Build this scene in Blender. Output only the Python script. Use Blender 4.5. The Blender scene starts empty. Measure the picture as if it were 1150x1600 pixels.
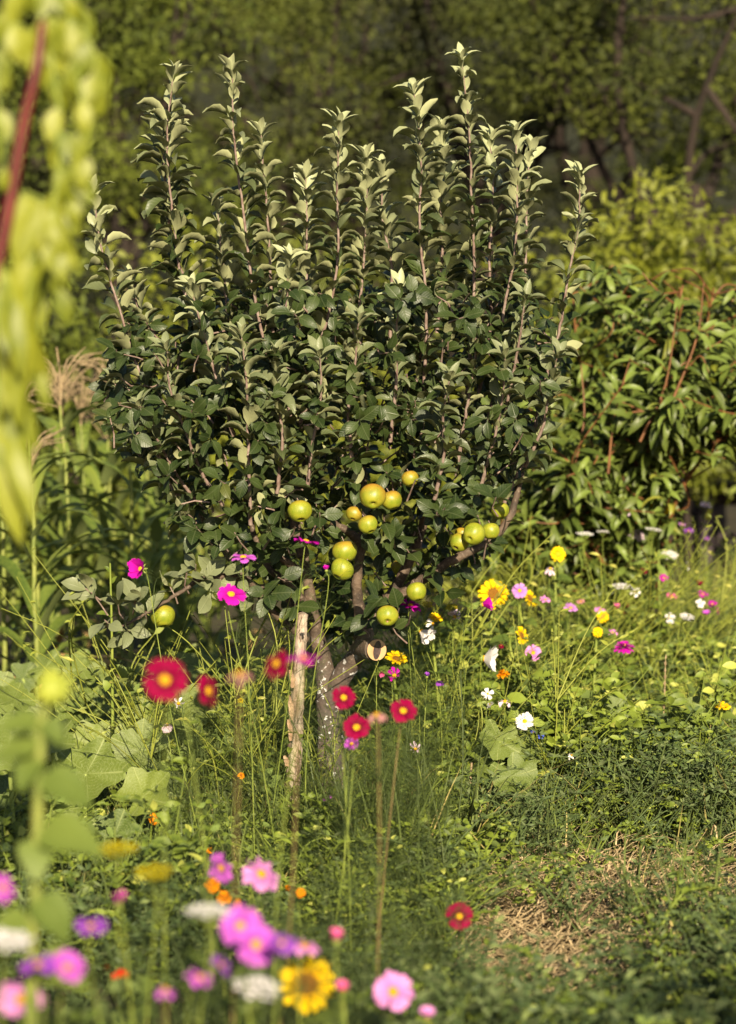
import bpy, math
import numpy as np
from mathutils import Vector, Matrix
R = math.radians
sc = bpy.context.scene
rng = np.random.default_rng(11)
def U(a, b, n=None): return rng.uniform(a, b, n)

# ------------------------------------------------------------------ camera, sky, sun, exposure
CAM_H, PITCH, FPX = 1.5, R(4.4), 3850.0
cam = bpy.data.cameras.new("camera"); cam_o = bpy.data.objects.new("camera", cam)
sc.collection.objects.link(cam_o); sc.camera = cam_o
cam_o.location = (0, 0, CAM_H); cam_o.rotation_euler = (R(90) - PITCH, 0, 0)
cam.sensor_fit = 'VERTICAL'; cam.sensor_height = 36.0; cam.lens = 36.0 * FPX / 1600.0
cam.clip_start = 0.1; cam.clip_end = 500
cam.dof.use_dof = True; cam.dof.focus_distance = 6.75; cam.dof.aperture_fstop = 2.5; cam.dof.aperture_blades = 9

SUN_EL, SUN_AZ = R(24), R(8)             # low sun right behind the photographer
SUN = Vector((math.sin(SUN_AZ) * math.cos(SUN_EL), -math.cos(SUN_AZ) * math.cos(SUN_EL), math.sin(SUN_EL)))
w = bpy.data.worlds.new("World"); sc.world = w; w.use_nodes = True
nt = w.node_tree; bg = nt.nodes["Background"]
sky = nt.nodes.new("ShaderNodeTexSky"); sky.sky_type = 'NISHITA'; sky.sun_disc = False
sky.sun_elevation = SUN_EL; sky.sun_rotation = math.pi - SUN_AZ
nt.links.new(sky.outputs[0], bg.inputs[0]); bg.inputs[1].default_value = 0.05
sl = bpy.data.lights.new("sun", 'SUN'); sl.energy = 5.0; sl.angle = R(0.5); sl.color = (1.0, 0.85, 0.60)
so = bpy.data.objects.new("sun", sl); sc.collection.objects.link(so)
so.rotation_euler = (-SUN).to_track_quat('-Z', 'Y').to_euler()
sc.view_settings.view_transform = 'Standard'; sc.view_settings.look = 'None'
sc.view_settings.exposure = 1.05; sc.view_settings.gamma = 1.0; sc.view_settings.use_curve_mapping = False
cy = sc.cycles
cy.use_denoising = True; cy.max_bounces = 6; cy.diffuse_bounces = 2; cy.glossy_bounces = 2
cy.transmission_bounces = 3; cy.transparent_max_bounces = 4; cy.caustics_reflective = False; cy.caustics_refractive = False

def W(px, py, Y):
    """The point at world depth Y seen at photo pixel (px, py)."""
    cx, cyy = (px - 575.0) / FPX, -(py - 800.0) / FPX
    d = np.array([cx, math.cos(PITCH) + cyy * math.sin(PITCH), -math.sin(PITCH) + cyy * math.cos(PITCH)])
    return np.array([0, 0, CAM_H]) + d * (Y / d[1])
def project(P):
    q = P - np.array([0, 0, CAM_H])
    f = q[:, 1] * math.cos(PITCH) - q[:, 2] * math.sin(PITCH)
    u = q[:, 1] * math.sin(PITCH) + q[:, 2] * math.cos(PITCH)
    return 575 + FPX * q[:, 0] / f, 800 - FPX * u / f

# ------------------------------------------------------------------ mesh helpers
class Geo:
    def __init__(s): s.V, s.F, s.PV, s.UV, s.n = [], [], [], [], 0
    def add(s, V, F, rnd=0.5, age=0.0, uv=None):
        V = np.asarray(V, float).reshape(-1, 3); F = np.asarray(F, np.int64)
        if len(V) == 0: return s
        pv = np.zeros((len(V), 3)); pv[:, 0] = rnd; pv[:, 1] = age
        s.V.append(V); s.F.append(F + s.n); s.PV.append(pv)
        if uv is None: uv = np.zeros((len(V), 2))
        s.UV.append(uv); s.n += len(V); return s
    def join(s, o):
        k = sum(len(f) for f in s.F)
        for f in o.F: s.F.append(f + s.n)
        s.V += o.V; s.PV += o.PV; s.UV += o.UV; s.n += o.n; return k
    def mesh(s, name, mat, smooth=True, mat2=None):
        me = bpy.data.meshes.new(name)
        V = np.concatenate(s.V); me.vertices.add(len(V)); me.vertices.foreach_set("co", V.ravel())
        loops = np.concatenate([f.ravel() for f in s.F])
        tot = np.concatenate([np.full(len(f), f.shape[1]) for f in s.F])
        me.loops.add(len(loops)); me.loops.foreach_set("vertex_index", loops.astype(np.int32))
        me.polygons.add(len(tot))
        me.polygons.foreach_set("loop_start", np.concatenate([[0], np.cumsum(tot)[:-1]]).astype(np.int32))
        me.update(calc_edges=True)
        a = me.attributes.new("pv", 'FLOAT_VECTOR', 'POINT'); a.data.foreach_set("vector", np.concatenate(s.PV).ravel())
        uv = np.concatenate(s.UV); uv3 = np.zeros((len(uv), 3)); uv3[:, :2] = uv
        a = me.attributes.new("luv", 'FLOAT_VECTOR', 'POINT'); a.data.foreach_set("vector", uv3.ravel())
        if mat2 is not None:
            me.materials.append(mat); me.materials.append(mat2[0]); me.polygons.foreach_set('material_index', (np.arange(len(tot)) >= mat2[1]).astype(np.int32))
        if smooth: me.polygons.foreach_set("use_smooth", np.ones(len(tot), bool))
        if mat2 is None: me.materials.append(mat)
        me.validate()
        return me

def link(name, me, parent=None, basis=None, local=False):
    o = bpy.data.objects.new(name, me); sc.collection.objects.link(o)
    if parent is not None:
        o.parent = parent
        if not local and parent.parent is None: o.matrix_parent_inverse = Matrix.Translation(-Vector(parent.location))
    if basis is not None: o.matrix_basis = basis
    return o
def tag(o, label=None, cat=None, group=None, kind=None):
    for k, v in (("label", label), ("category", cat), ("group", group), ("kind", kind)):
        if v: o[k] = v
    return o
def thing(name, loc, label, cat, group=None):
    o = bpy.data.objects.new(name, None); o.empty_display_size = 0.05; sc.collection.objects.link(o)
    o.location = [float(v) for v in loc]
    return tag(o, label, cat, group)

def norm(a): return a / np.maximum(np.linalg.norm(a, axis=-1, keepdims=True), 1e-9)
def smooth_path(pts, per=6):
    P = np.asarray(pts, float)
    if len(P) < 3:
        t = np.linspace(0, 1, per + 1)[:, None]; return P[0] * (1 - t) + P[-1] * t
    E = np.vstack([2 * P[0] - P[1], P, 2 * P[-1] - P[-2]]); out = []
    for i in range(1, len(E) - 2):
        a, b, c, d = E[i - 1], E[i], E[i + 1], E[i + 2]
        for t in np.arange(per) / per:
            out.append(0.5 * (2 * b + (c - a) * t + (2 * a - 5 * b + 4 * c - d) * t * t + (3 * b - a - 3 * c + d) * t ** 3))
    out.append(P[-1]); return np.array(out)
def frames(P):
    T = norm(np.gradient(P, axis=0)); n = np.cross(T[0], [0.31, 0.87, 0.22]); n /= np.linalg.norm(n)
    N = [n]
    for i in range(1, len(P)):
        n = N[-1] - T[i] * np.dot(N[-1], T[i]); n /= max(np.linalg.norm(n), 1e-9); N.append(n)
    N = np.array(N); return T, N, np.cross(T, N)
def tube(g, P, rad, k=6, rnd=0.5, age=0.0, rough=0.0, cap=True):
    P = np.asarray(P, float); n = len(P); T, N, B = frames(P)
    rad = np.interp(np.linspace(0, 1, n), np.linspace(0, 1, len(np.atleast_1d(rad))), np.atleast_1d(rad)) if np.ndim(rad) else np.full(n, rad)
    a = np.linspace(0, 2 * math.pi, k, endpoint=False)
    r = rad[:, None] * (1 + rough * rng.normal(size=(n, k)))
    V = P[:, None] + r[..., None] * (N[:, None] * np.cos(a)[None, :, None] + B[:, None] * np.sin(a)[None, :, None])
    i = np.arange(n - 1)[:, None] * k; j = np.arange(k)[None]
    F = np.stack([i + j, i + (j + 1) % k, i + k + (j + 1) % k, i + k + j], -1).reshape(-1, 4)
    uv = np.stack([np.tile(a / 6.283, n), np.repeat(np.linspace(0, 1, n), k)], 1)
    V = V.reshape(-1, 3)
    g.add(V, F, rnd, age, uv)
    if cap:
        for row, c in ((0, P[0]), (n - 1, P[-1])):
            base = g.n
            ring = V[row * k:(row + 1) * k]
            q = np.vstack([ring, c + (0 if row == 0 else 1) * T[-1] * rad[-1] * 0.4])
            f = np.array([[m, (m + 1) % k, k] if row else [(m + 1) % k, m, k] for m in range(k)])
            g.add(q, f, rnd, age)
    return g
def box(g, lo, hi, rnd=0.5, bevel=0.004):
    lo, hi = np.array(lo, float), np.array(hi, float)
    b = bevel; V = []; 
    c = (lo + hi) / 2; h = (hi - lo) / 2
    for s in ((h[0], h[1] - b, h[2] - b), (h[0] - b, h[1], h[2] - b), (h[0] - b, h[1] - b, h[2])):
        pass
    xs = [(-1, -1, -1), (1, -1, -1), (1, 1, -1), (-1, 1, -1), (-1, -1, 1), (1, -1, 1), (1, 1, 1), (-1, 1, 1)]
    V = np.array([c + h * np.array(x) for x in xs])
    F = np.array([[0, 3, 2, 1], [4, 5, 6, 7], [0, 1, 5, 4], [1, 2, 6, 5], [2, 3, 7, 6], [3, 0, 4, 7]])
    return g.add(V, F, rnd)

# leaf template: (verts, quads, uv); y runs along the leaf, z is the upper side
def leaf_tpl(L=1.0, Wd=0.5, nseg=5, droop=60, fold=0.35, peak=0.75, sharp=0.8, petiole=0.12, wave=0.0, ph=0.0, rise=0):
    t = np.linspace(0, 1, nseg + 1); ang = R(rise) - R(droop) * t ** 1.3
    y = np.concatenate([[0], np.cumsum(np.cos((ang[1:] + ang[:-1]) / 2))]) * L / nseg
    z = np.concatenate([[0], np.cumsum(np.sin((ang[1:] + ang[:-1]) / 2))]) * L / nseg
    b = np.clip((t - petiole) / (1 - petiole), 0, 1)
    wd = Wd / 2 * np.sin(math.pi * b ** peak) ** sharp + 0.012 * Wd; wd[-1] = 0.004 * Wd
    if petiole > 0: wd[0] = 0.03 * Wd
    V, UV = [], []
    for i in range(nseg + 1):
        nrm = np.array([0, -math.sin(ang[i]), math.cos(ang[i])])
        for s in (-1, 0, 1):
            p = np.array([s * wd[i] * math.cos(fold), y[i], z[i]]) + nrm * (abs(s) * wd[i] * math.sin(fold) + wave * s * math.sin(t[i] * 9 + ph))
            V.append(p); UV.append((s * wd[i] / (Wd / 2), t[i]))
    F = []
    for i in range(nseg):
        a = i * 3
        for s in (0, 1): F.append((a + s, a + s + 1, a + 4 + s, a + 3 + s))
    return np.array(V), np.array(F), np.array(UV)

def place(g, tpls, P, D, UP, S, rnd=None, age=0.0):
    """Leaves at points P along directions D, their upper sides towards UP, sizes S, baked into g."""
    P = np.asarray(P, float); n = len(P)
    if n == 0: return g
    D = norm(np.asarray(D, float)); UP = np.asarray(UP, float) + rng.normal(size=(n, 3)) * 0.02
    Z = norm(UP - D * (UP * D).sum(1, keepdims=True)); X = np.cross(D, Z)
    S = np.broadcast_to(np.asarray(S, float), (n,)); rnd = U(0, 1, n) if rnd is None else rnd
    age = np.broadcast_to(np.asarray(age, float), (n,)); pick = rng.integers(0, len(tpls), n)
    for k, (V, F, UV) in enumerate(tpls):
        m = np.nonzero(pick == k)[0]
        if not len(m): continue
        M = np.stack([X[m], D[m], Z[m]], 2) * S[m, None, None]
        Q = np.einsum('nij,vj->nvi', M, V) + P[m, None]
        FF = (F[None] + (np.arange(len(m)) * len(V))[:, None, None]).reshape(-1, F.shape[1])
        g.add(Q.reshape(-1, 3), FF, np.repeat(rnd[m], len(V)), np.repeat(age[m], len(V)), np.tile(UV, (len(m), 1)))
    return g
def bake(g):
    """A Geo as one template (verts, list of face arrays, uv, rnd)."""
    return np.concatenate(g.V), [f for f in g.F], np.concatenate(g.UV), np.concatenate(g.PV)
def scatter(g, tpls, P, S, tilt=0.15, lean=None):
    P = np.asarray(P, float); n = len(P); pick = rng.integers(0, len(tpls), n)
    S = np.broadcast_to(S, (n,)) * (1 + .30 * np.sin(P[:, 0] * 4.1 + 1) * np.sin(P[:, 1] * 3.3)); yaw = U(0, 6.283, n); tx, ty = rng.normal(size=n) * tilt, rng.normal(size=n) * tilt; r = np.clip(.5 + .45 * np.sin(P[:, 0] * 3.1 + P[:, 1] * .8) * np.sin(P[:, 1] * 2.7 + 1.3) + U(-.4, .4, n), 0, 1)
    for k, (V, Fs, UV, PV) in enumerate(tpls):
        m = np.nonzero(pick == k)[0]
        if not len(m): continue
        c, s = np.cos(yaw[m])[:, None], np.sin(yaw[m])[:, None]
        x = (V[None, :, 0] * c - V[None, :, 1] * s); y = (V[None, :, 0] * s + V[None, :, 1] * c); z = np.repeat(V[None, :, 2], len(m), 0)
        x = x + z * tx[m][:, None]; y = y + z * ty[m][:, None]
        Q = np.stack([x, y, z], 2) * S[m][:, None, None] + P[m][:, None]
        base = g.n
        rn = np.clip(np.tile(PV[:, 0], len(m)) * 0.5 + np.repeat(r[m], len(V)) * 0.5, 0, 1)
        first = True
        for F in Fs:
            FF = (F[None] + (np.arange(len(m)) * len(V))[:, None, None]).reshape(-1, F.shape[1])
            if first:
                g.add(Q.reshape(-1, 3), FF, rn, np.tile(PV[:, 1], len(m)), np.tile(UV, (len(m), 1))); first = False
            else: g.F.append(FF + base)
    return g

# ------------------------------------------------------------------ materials
def mat_new(name):
    m = bpy.data.materials.new(name); m.use_nodes = True; return m, m.node_tree.nodes, m.node_tree.links
def mixrgb(N, L, fac, a, b, mode='MIX'):
    x = N.new("ShaderNodeMix"); x.data_type = 'RGBA'; x.blend_type = mode
    for s, v in ((x.inputs[0], fac), (x.inputs[6], a), (x.inputs[7], b)):
        if hasattr(v, 'is_output'): L.new(v, s)
        elif np.ndim(v) == 0: s.default_value = v
        else: s.default_value = (*v, 1)
    return x.outputs[2]
def mth(N, L, op, a, b=0.0, c=None):
    x = N.new("ShaderNodeMath"); x.operation = op
    for i, v in enumerate((a, b) if c is None else (a, b, c)):
        if hasattr(v, 'is_output'): L.new(v, x.inputs[i])
        else: x.inputs[i].default_value = v
    return x.outputs[0]
def ramp(N, L, fac, lo, hi):
    x = N.new("ShaderNodeMapRange"); x.clamp = True; L.new(fac, x.inputs[0]); x.inputs[1].default_value = lo; x.inputs[2].default_value = hi
    return x.outputs[0]
def noise(N, L, scale, detail=3, vec=None):
    x = N.new("ShaderNodeTexNoise"); x.inputs["Scale"].default_value = scale; x.inputs["Detail"].default_value = detail
    if vec is not None: L.new(vec, x.inputs["Vector"])
    return x.outputs[0]
def attr(N, name):
    x = N.new("ShaderNodeAttribute"); x.attribute_name = name; return x
def leafmat(name, dark, light, under, young, rough=0.45, transl=0.22, veins=0.0, mottle=None, yellow=None, spec=0.5, tcol=None):
    m, N, L = mat_new(name); P = N["Principled BSDF"]
    pv = attr(N, "pv"); sp = N.new("ShaderNodeSeparateXYZ"); L.new(pv.outputs["Vector"], sp.inputs[0])
    uv = attr(N, "luv"); su = N.new("ShaderNodeSeparateXYZ"); L.new(uv.outputs["Vector"], su.inputs[0])
    geo = N.new("ShaderNodeNewGeometry"); tc = N.new("ShaderNodeTexCoord")
    col = mixrgb(N, L, sp.outputs[0], dark, light)
    nz = noise(N, L, 60, 3, tc.outputs["Object"])
    col = mixrgb(N, L, ramp(N, L, nz, 0.35, 0.75), col, mixrgb(N, L, 0.6, col, light))
    if yellow is not None: col = mixrgb(N, L, ramp(N, L, sp.outputs[0], 0.955, 0.985), col, yellow)
    col = mixrgb(N, L, sp.outputs[1], col, young)
    au = mth(N, L, 'ABSOLUTE', su.outputs[0]); vein = None
    if veins > 0:
        mid = mth(N, L, 'SUBTRACT', 1.0, ramp(N, L, au, 0.02, 0.1))
        ph = mth(N, L, 'SUBTRACT', su.outputs[1], mth(N, L, 'MULTIPLY', au, 0.22))
        sv = mth(N, L, 'SINE', mth(N, L, 'MULTIPLY', ph, 52.0))
        sv = mth(N, L, 'MULTIPLY', ramp(N, L, sv, 0.7, 1.0), 0.45)
        vein = mth(N, L, 'MAXIMUM', mid, sv)
        col = mixrgb(N, L, mth(N, L, 'MULTIPLY', vein, veins), col, young)
    if mottle is not None:
        n1 = noise(N, L, 95, 4, tc.outputs["Object"]); n2 = noise(N, L, 14, 2, tc.outputs["Object"])
        k = mth(N, L, 'MULTIPLY', ramp(N, L, n1, 0.56, 0.66), ramp(N, L, n2, 0.4, 0.62))
        col = mixrgb(N, L, mth(N, L, 'MULTIPLY', k, 0.55), col, mottle)
    und = mixrgb(N, L, sp.outputs[0], under, tuple(v * 0.75 for v in under))
    und = mixrgb(N, L, mth(N, L, 'MULTIPLY', sp.outputs[1], 0.7), und, young)
    full = mixrgb(N, L, geo.outputs["Backfacing"], col, und)
    L.new(full, P.inputs["Base Color"]); P.inputs["Roughness"].default_value = rough; P.inputs["Specular IOR Level"].default_value = spec
    rr = mth(N, L, 'ADD', mth(N, L, 'MULTIPLY', geo.outputs["Backfacing"], 0.35), rough); L.new(rr, P.inputs["Roughness"])
    h = mth(N, L, 'ADD', mth(N, L, 'MULTIPLY', nz, 0.6), vein if vein is not None else 0.0)
    bp = N.new("ShaderNodeBump"); bp.inputs["Strength"].default_value = 0.35; bp.inputs["Distance"].default_value = 0.002
    L.new(h, bp.inputs["Height"]); L.new(bp.outputs[0], P.inputs["Normal"])
    tr = N.new("ShaderNodeBsdfTranslucent"); L.new(mixrgb(N, L, 0.6, full, tcol or tuple(min(1, v * 1.6) for v in light)), tr.inputs[0])
    mx = N.new("ShaderNodeMixShader"); mx.inputs[0].default_value = transl
    L.new(P.outputs[0], mx.inputs[1]); L.new(tr.outputs[0], mx.inputs[2]); L.new(mx.outputs[0], N["Material Output"].inputs[0])
    return m
def plain(name, a, b, rough=0.7, scale=30, bump=0.3, stretch=None, spec=0.4, dist=0.004):
    m, N, L = mat_new(name); P = N["Principled BSDF"]; tc = N.new("ShaderNodeTexCoord"); vec = tc.outputs["Object"]
    if stretch:
        mp = N.new("ShaderNodeMapping"); mp.inputs["Scale"].default_value = stretch; L.new(vec, mp.inputs[0]); vec = mp.outputs[0]
    n = noise(N, L, scale, 6, vec)
    L.new(mixrgb(N, L, ramp(N, L, n, 0.3, 0.7), a, b), P.inputs["Base Color"])
    P.inputs["Roughness"].default_value = rough; P.inputs["Specular IOR Level"].default_value = spec
    bp = N.new("ShaderNodeBump"); bp.inputs["Strength"].default_value = bump; bp.inputs["Distance"].default_value = dist
    L.new(n, bp.inputs["Height"]); L.new(bp.outputs[0], P.inputs["Normal"])
    return m
def petalmat(name, inner, outer, transl=0.25):
    m, N, L = mat_new(name); P = N["Principled BSDF"]
    uv = attr(N, "luv"); su = N.new("ShaderNodeSeparateXYZ"); L.new(uv.outputs["Vector"], su.inputs[0])
    pv = attr(N, "pv"); sp = N.new("ShaderNodeSeparateXYZ"); L.new(pv.outputs["Vector"], sp.inputs[0])
    col = mixrgb(N, L, ramp(N, L, su.outputs[1], 0.1, 0.6), inner, outer)
    st = mth(N, L, 'SINE', mth(N, L, 'MULTIPLY', su.outputs[0], 17.0))
    col = mixrgb(N, L, mth(N, L, 'MULTIPLY', ramp(N, L, st, 0.2, 1.0), 0.3), col, inner)
    col = mixrgb(N, L, mth(N, L, 'MULTIPLY', sp.outputs[0], 0.25), col, inner)
    L.new(col, P.inputs["Base Color"]); P.inputs["Roughness"].default_value = 0.7; P.inputs["Specular IOR Level"].default_value = 0.1
    tr = N.new("ShaderNodeBsdfTranslucent"); L.new(col, tr.inputs[0])
    mx = N.new("ShaderNodeMixShader"); mx.inputs[0].default_value = transl
    L.new(P.outputs[0], mx.inputs[1]); L.new(tr.outputs[0], mx.inputs[2]); L.new(mx.outputs[0], N["Material Output"].inputs[0])
    return m

SUNUP = np.array([.13, -.72, .68])               # leaves turn towards the low sun
M = {}
M['apple_leaf'] = leafmat("apple leaf", (0.011, 0.024, 0.006), (0.042, 0.063, 0.015), (0.33, 0.345, 0.175), (0.43, 0.46, 0.26), 0.42, 0.08, 0.09, yellow=(0.45, 0.33, 0.03), spec=0.32)
M['peach_leaf'] = leafmat("peach leaf", (0.032, 0.055, 0.010), (0.090, 0.115, 0.020), (0.14, 0.165, 0.055), (0.22, 0.30, 0.06), 0.40, 0.10, 0.3, yellow=(0.40, 0.30, 0.03), spec=0.3)
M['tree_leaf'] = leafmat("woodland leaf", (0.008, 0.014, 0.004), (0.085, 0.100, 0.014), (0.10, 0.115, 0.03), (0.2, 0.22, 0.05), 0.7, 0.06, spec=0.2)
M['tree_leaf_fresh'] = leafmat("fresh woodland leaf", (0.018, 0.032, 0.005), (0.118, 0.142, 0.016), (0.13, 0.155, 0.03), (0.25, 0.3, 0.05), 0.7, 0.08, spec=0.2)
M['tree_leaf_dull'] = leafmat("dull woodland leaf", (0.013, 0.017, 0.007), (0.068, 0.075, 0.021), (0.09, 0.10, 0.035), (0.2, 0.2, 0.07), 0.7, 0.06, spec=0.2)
M['shrub_leaf'] = leafmat("shrub leaf", (0.060, 0.082, 0.008), (0.23, 0.25, 0.020), (0.24, 0.29, 0.06), (0.35, 0.38, 0.06), 0.55, 0.3)
M['corn_leaf'] = leafmat("maize leaf", (0.060, 0.105, 0.018), (0.210, 0.260, 0.045), (0.16, 0.20, 0.06), (0.28, 0.32, 0.08), 0.42, 0.25)
M['corn_stalk'] = plain("maize stalk", (0.12, 0.16, 0.03), (0.25, 0.27, 0.06), 0.5, 20, 0.1)
M['corn_dry'] = plain("dry maize leaf", (0.42, 0.25, 0.08), (0.55, 0.38, 0.16), 0.7, 30, 0.2)
M['tassel'] = plain("maize tassel", (0.22, 0.155, 0.085), (0.37, 0.28, 0.165), 0.8, 60, 0.2)
M['squash_leaf'] = leafmat("squash leaf", (0.045, 0.080, 0.010), (0.145, 0.185, 0.022), (0.15, 0.19, 0.06), (0.30, 0.34, 0.12), 0.55, 0.15, 0.5, mottle=(0.55, 0.60, 0.38))
M['squash_stem'] = plain("squash stem", (0.20, 0.26, 0.05), (0.30, 0.36, 0.09), 0.6, 30, 0.1)
M['weed_broad'] = leafmat("meadow leaf", (0.022, 0.050, 0.006), (0.19, 0.245, 0.024), (0.15, 0.21, 0.045), (0.36, 0.38, 0.07), 0.6, 0.06)
M['wispy'] = leafmat("wispy weed", (0.15, 0.19, 0.02), (0.30, 0.33, 0.05), (0.22, 0.26, 0.06), (0.40, 0.38, 0.08), 0.55, 0.12)
M['weed_fine'] = leafmat("herb leaf", (0.017, 0.038, 0.011), (0.085, 0.125, 0.032), (0.12, 0.155, 0.06), (0.22, 0.27, 0.08), 0.65, 0.06)
M['feather'] = leafmat("cosmos leaf", (0.017, 0.034, 0.008), (0.072, 0.100, 0.018), (0.08, 0.12, 0.03), (0.24, 0.28, 0.05), 0.6, 0.1)
M['grass'] = leafmat("grass blade", (0.032, 0.060, 0.010), (0.135, 0.170, 0.030), (0.14, 0.19, 0.05), (0.42, 0.34, 0.12), 0.55, 0.12)
M['straw'] = plain("straw", (0.34, 0.24, 0.12), (0.62, 0.48, 0.28), 0.8, 40, 0.2)
M['stem_green'] = plain("green stem", (0.12, 0.17, 0.025), (0.25, 0.29, 0.05), 0.55, 20, 0.1)
M['stem_brown'] = plain("brown stem", (0.13, 0.09, 0.035), (0.23, 0.16, 0.06), 0.6, 20, 0.1)
M['stem_red'] = plain("dark red stem", (0.075, 0.010, 0.008), (0.15, 0.024, 0.018), 0.45, 15, 0.15)
M['shoot_bark'] = plain("young apple bark", (0.14, 0.085, 0.070), (0.30, 0.23, 0.20), 0.5, 60, 0.3)
M['peach_bark'] = plain("peach bark", (0.10, 0.042, 0.018), (0.22, 0.095, 0.034), 0.5, 25, 0.2)
M['bark_dark'] = plain("woodland bark", (0.012, 0.008, 0.006), (0.036, 0.024, 0.018), 0.9, 9, 0.8, (1, 1, 0.35), dist=0.03)
M['soil'] = plain("soil", (0.022, 0.018, 0.008), (0.06, 0.05, 0.022), 0.95, 6, 0.8, dist=0.03)
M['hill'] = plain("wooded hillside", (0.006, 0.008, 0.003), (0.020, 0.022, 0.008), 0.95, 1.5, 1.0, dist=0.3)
M['vine_leaf'] = leafmat("yellow green leaf", (0.10, 0.14, 0.010), (0.28, 0.30, 0.024), (0.36, 0.42, 0.05), (0.5, 0.5, 0.06), 0.5, 0.3)
M['sun_leaf'] = leafmat("sunflower leaf", (0.070, 0.115, 0.016), (0.145, 0.195, 0.030), (0.15, 0.20, 0.06), (0.3, 0.38, 0.09), 0.6, 0.25, 0.15)
M['bench_wood_shaded'] = plain("weathered bench wood darkened for shade", (0.045, 0.033, 0.040), (0.095, 0.070, 0.082), 0.8, 12, 0.4, (1, 12, 12))  # wood kept dark in its colour to stand for shade on the bench
M['crate_red'] = plain("faded dark red paint", (0.07, 0.006, 0.008), (0.12, 0.015, 0.016), 0.6, 14, 0.2)
M['dead_leaf'] = plain("withered leaf", (0.22, 0.11, 0.05), (0.42, 0.25, 0.12), 0.8, 40, 0.3)
M['bud'] = plain("flower bud", (0.20, 0.25, 0.025), (0.34, 0.36, 0.04), 0.6, 50, 0.3)
# petals: (inner, outer)
COL = dict(crimson=((0.10, 0.0, 0.012), (0.29, 0.0005, 0.05)), magenta=((0.30, 0.004, 0.20), (0.58, 0.010, 0.42)), pink=((0.60, 0.17, 0.50), (0.74, 0.30, 0.66)),
           lilac=((0.42, 0.14, 0.48), (0.60, 0.28, 0.66)), violet=((0.16, 0.03, 0.32), (0.30, 0.07, 0.48)), purple=((0.40, 0.05, 0.42), (0.58, 0.13, 0.62)), white=((0.72, 0.68, 0.70), (0.86, 0.83, 0.82)),
           blush=((0.62, 0.44, 0.58), (0.78, 0.62, 0.74)), yellow=((0.80, 0.44, 0.0), (0.86, 0.62, 0.008)), orange=((0.72, 0.20, 0.0), (0.85, 0.32, 0.004)), red=((0.50, 0.008, 0.005), (0.66, 0.02, 0.01)),
           dusty=((0.34, 0.13, 0.14), (0.46, 0.22, 0.22)), rose=((0.55, 0.06, 0.22), (0.70, 0.14, 0.34)), blue=((0.04, 0.06, 0.45), (0.08, 0.12, 0.62)), gold=((0.34, 0.27, 0.0), (0.46, 0.38, 0.01)), wilt=((0.45, 0.30, 0.10), (0.62, 0.42, 0.16)))
for k, (a, b) in COL.items(): M['p_' + k] = petalmat(k + " petals", a, b)
M['disc_yellow'] = plain("yellow flower disc", (0.62, 0.26, 0.0), (0.85, 0.50, 0.01), 0.8, 400, 0.8, dist=0.002)
M['disc_brown'] = plain("sunflower disc", (0.10, 0.035, 0.004), (0.36, 0.16, 0.008), 0.9, 300, 0.9, dist=0.002)

# apple skin: yellow green with an orange blush towards the stalk, and pale lenticels
def apple_mat():
    m, N, L = mat_new("apple skin"); P = N["Principled BSDF"]; tc = N.new("ShaderNodeTexCoord"); vec = tc.outputs["Object"]
    sp = N.new("ShaderNodeSeparateXYZ"); L.new(vec, sp.inputs[0]); oi = N.new("ShaderNodeObjectInfo")
    n = noise(N, L, 45, 4, vec); n2 = noise(N, L, 14, 2, vec)
    base = mixrgb(N, L, ramp(N, L, n, 0.3, 0.7), (0.16, 0.205, 0.012), (0.29, 0.29, 0.022))
    f = mth(N, L, 'ADD', mth(N, L, 'MULTIPLY', sp.outputs[2], 18.0), mth(N, L, 'SUBTRACT', n2, 0.55))
    f = mth(N, L, 'ADD', f, mth(N, L, 'SUBTRACT', oi.outputs["Random"], 0.6))
    col = mixrgb(N, L, mth(N, L, 'MULTIPLY', ramp(N, L, f, -0.15, 0.65), 0.75), base, (0.38, 0.13, 0.025))
    vo = N.new("ShaderNodeTexVoronoi"); vo.inputs["Scale"].default_value = 170; L.new(vec, vo.inputs["Vector"])
    col = mixrgb(N, L, mth(N, L, 'MULTIPLY', mth(N, L, 'SUBTRACT', 1.0, ramp(N, L, vo.outputs["Distance"], 0.10, 0.20)), 0.5), col, (0.55, 0.50, 0.16))
    col = mixrgb(N, L, mth(N, L, 'MULTIPLY', ramp(N, L, noise(N, L, 80, 2, vec), 0.68, 0.74), 0.7), col, (0.16, 0.09, 0.02))
    L.new(col, P.inputs["Base Color"]); P.inputs["Roughness"].default_value = 0.42; P.inputs["Specular IOR Level"].default_value = 0.45
    return m
M['apple'] = apple_mat()
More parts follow.
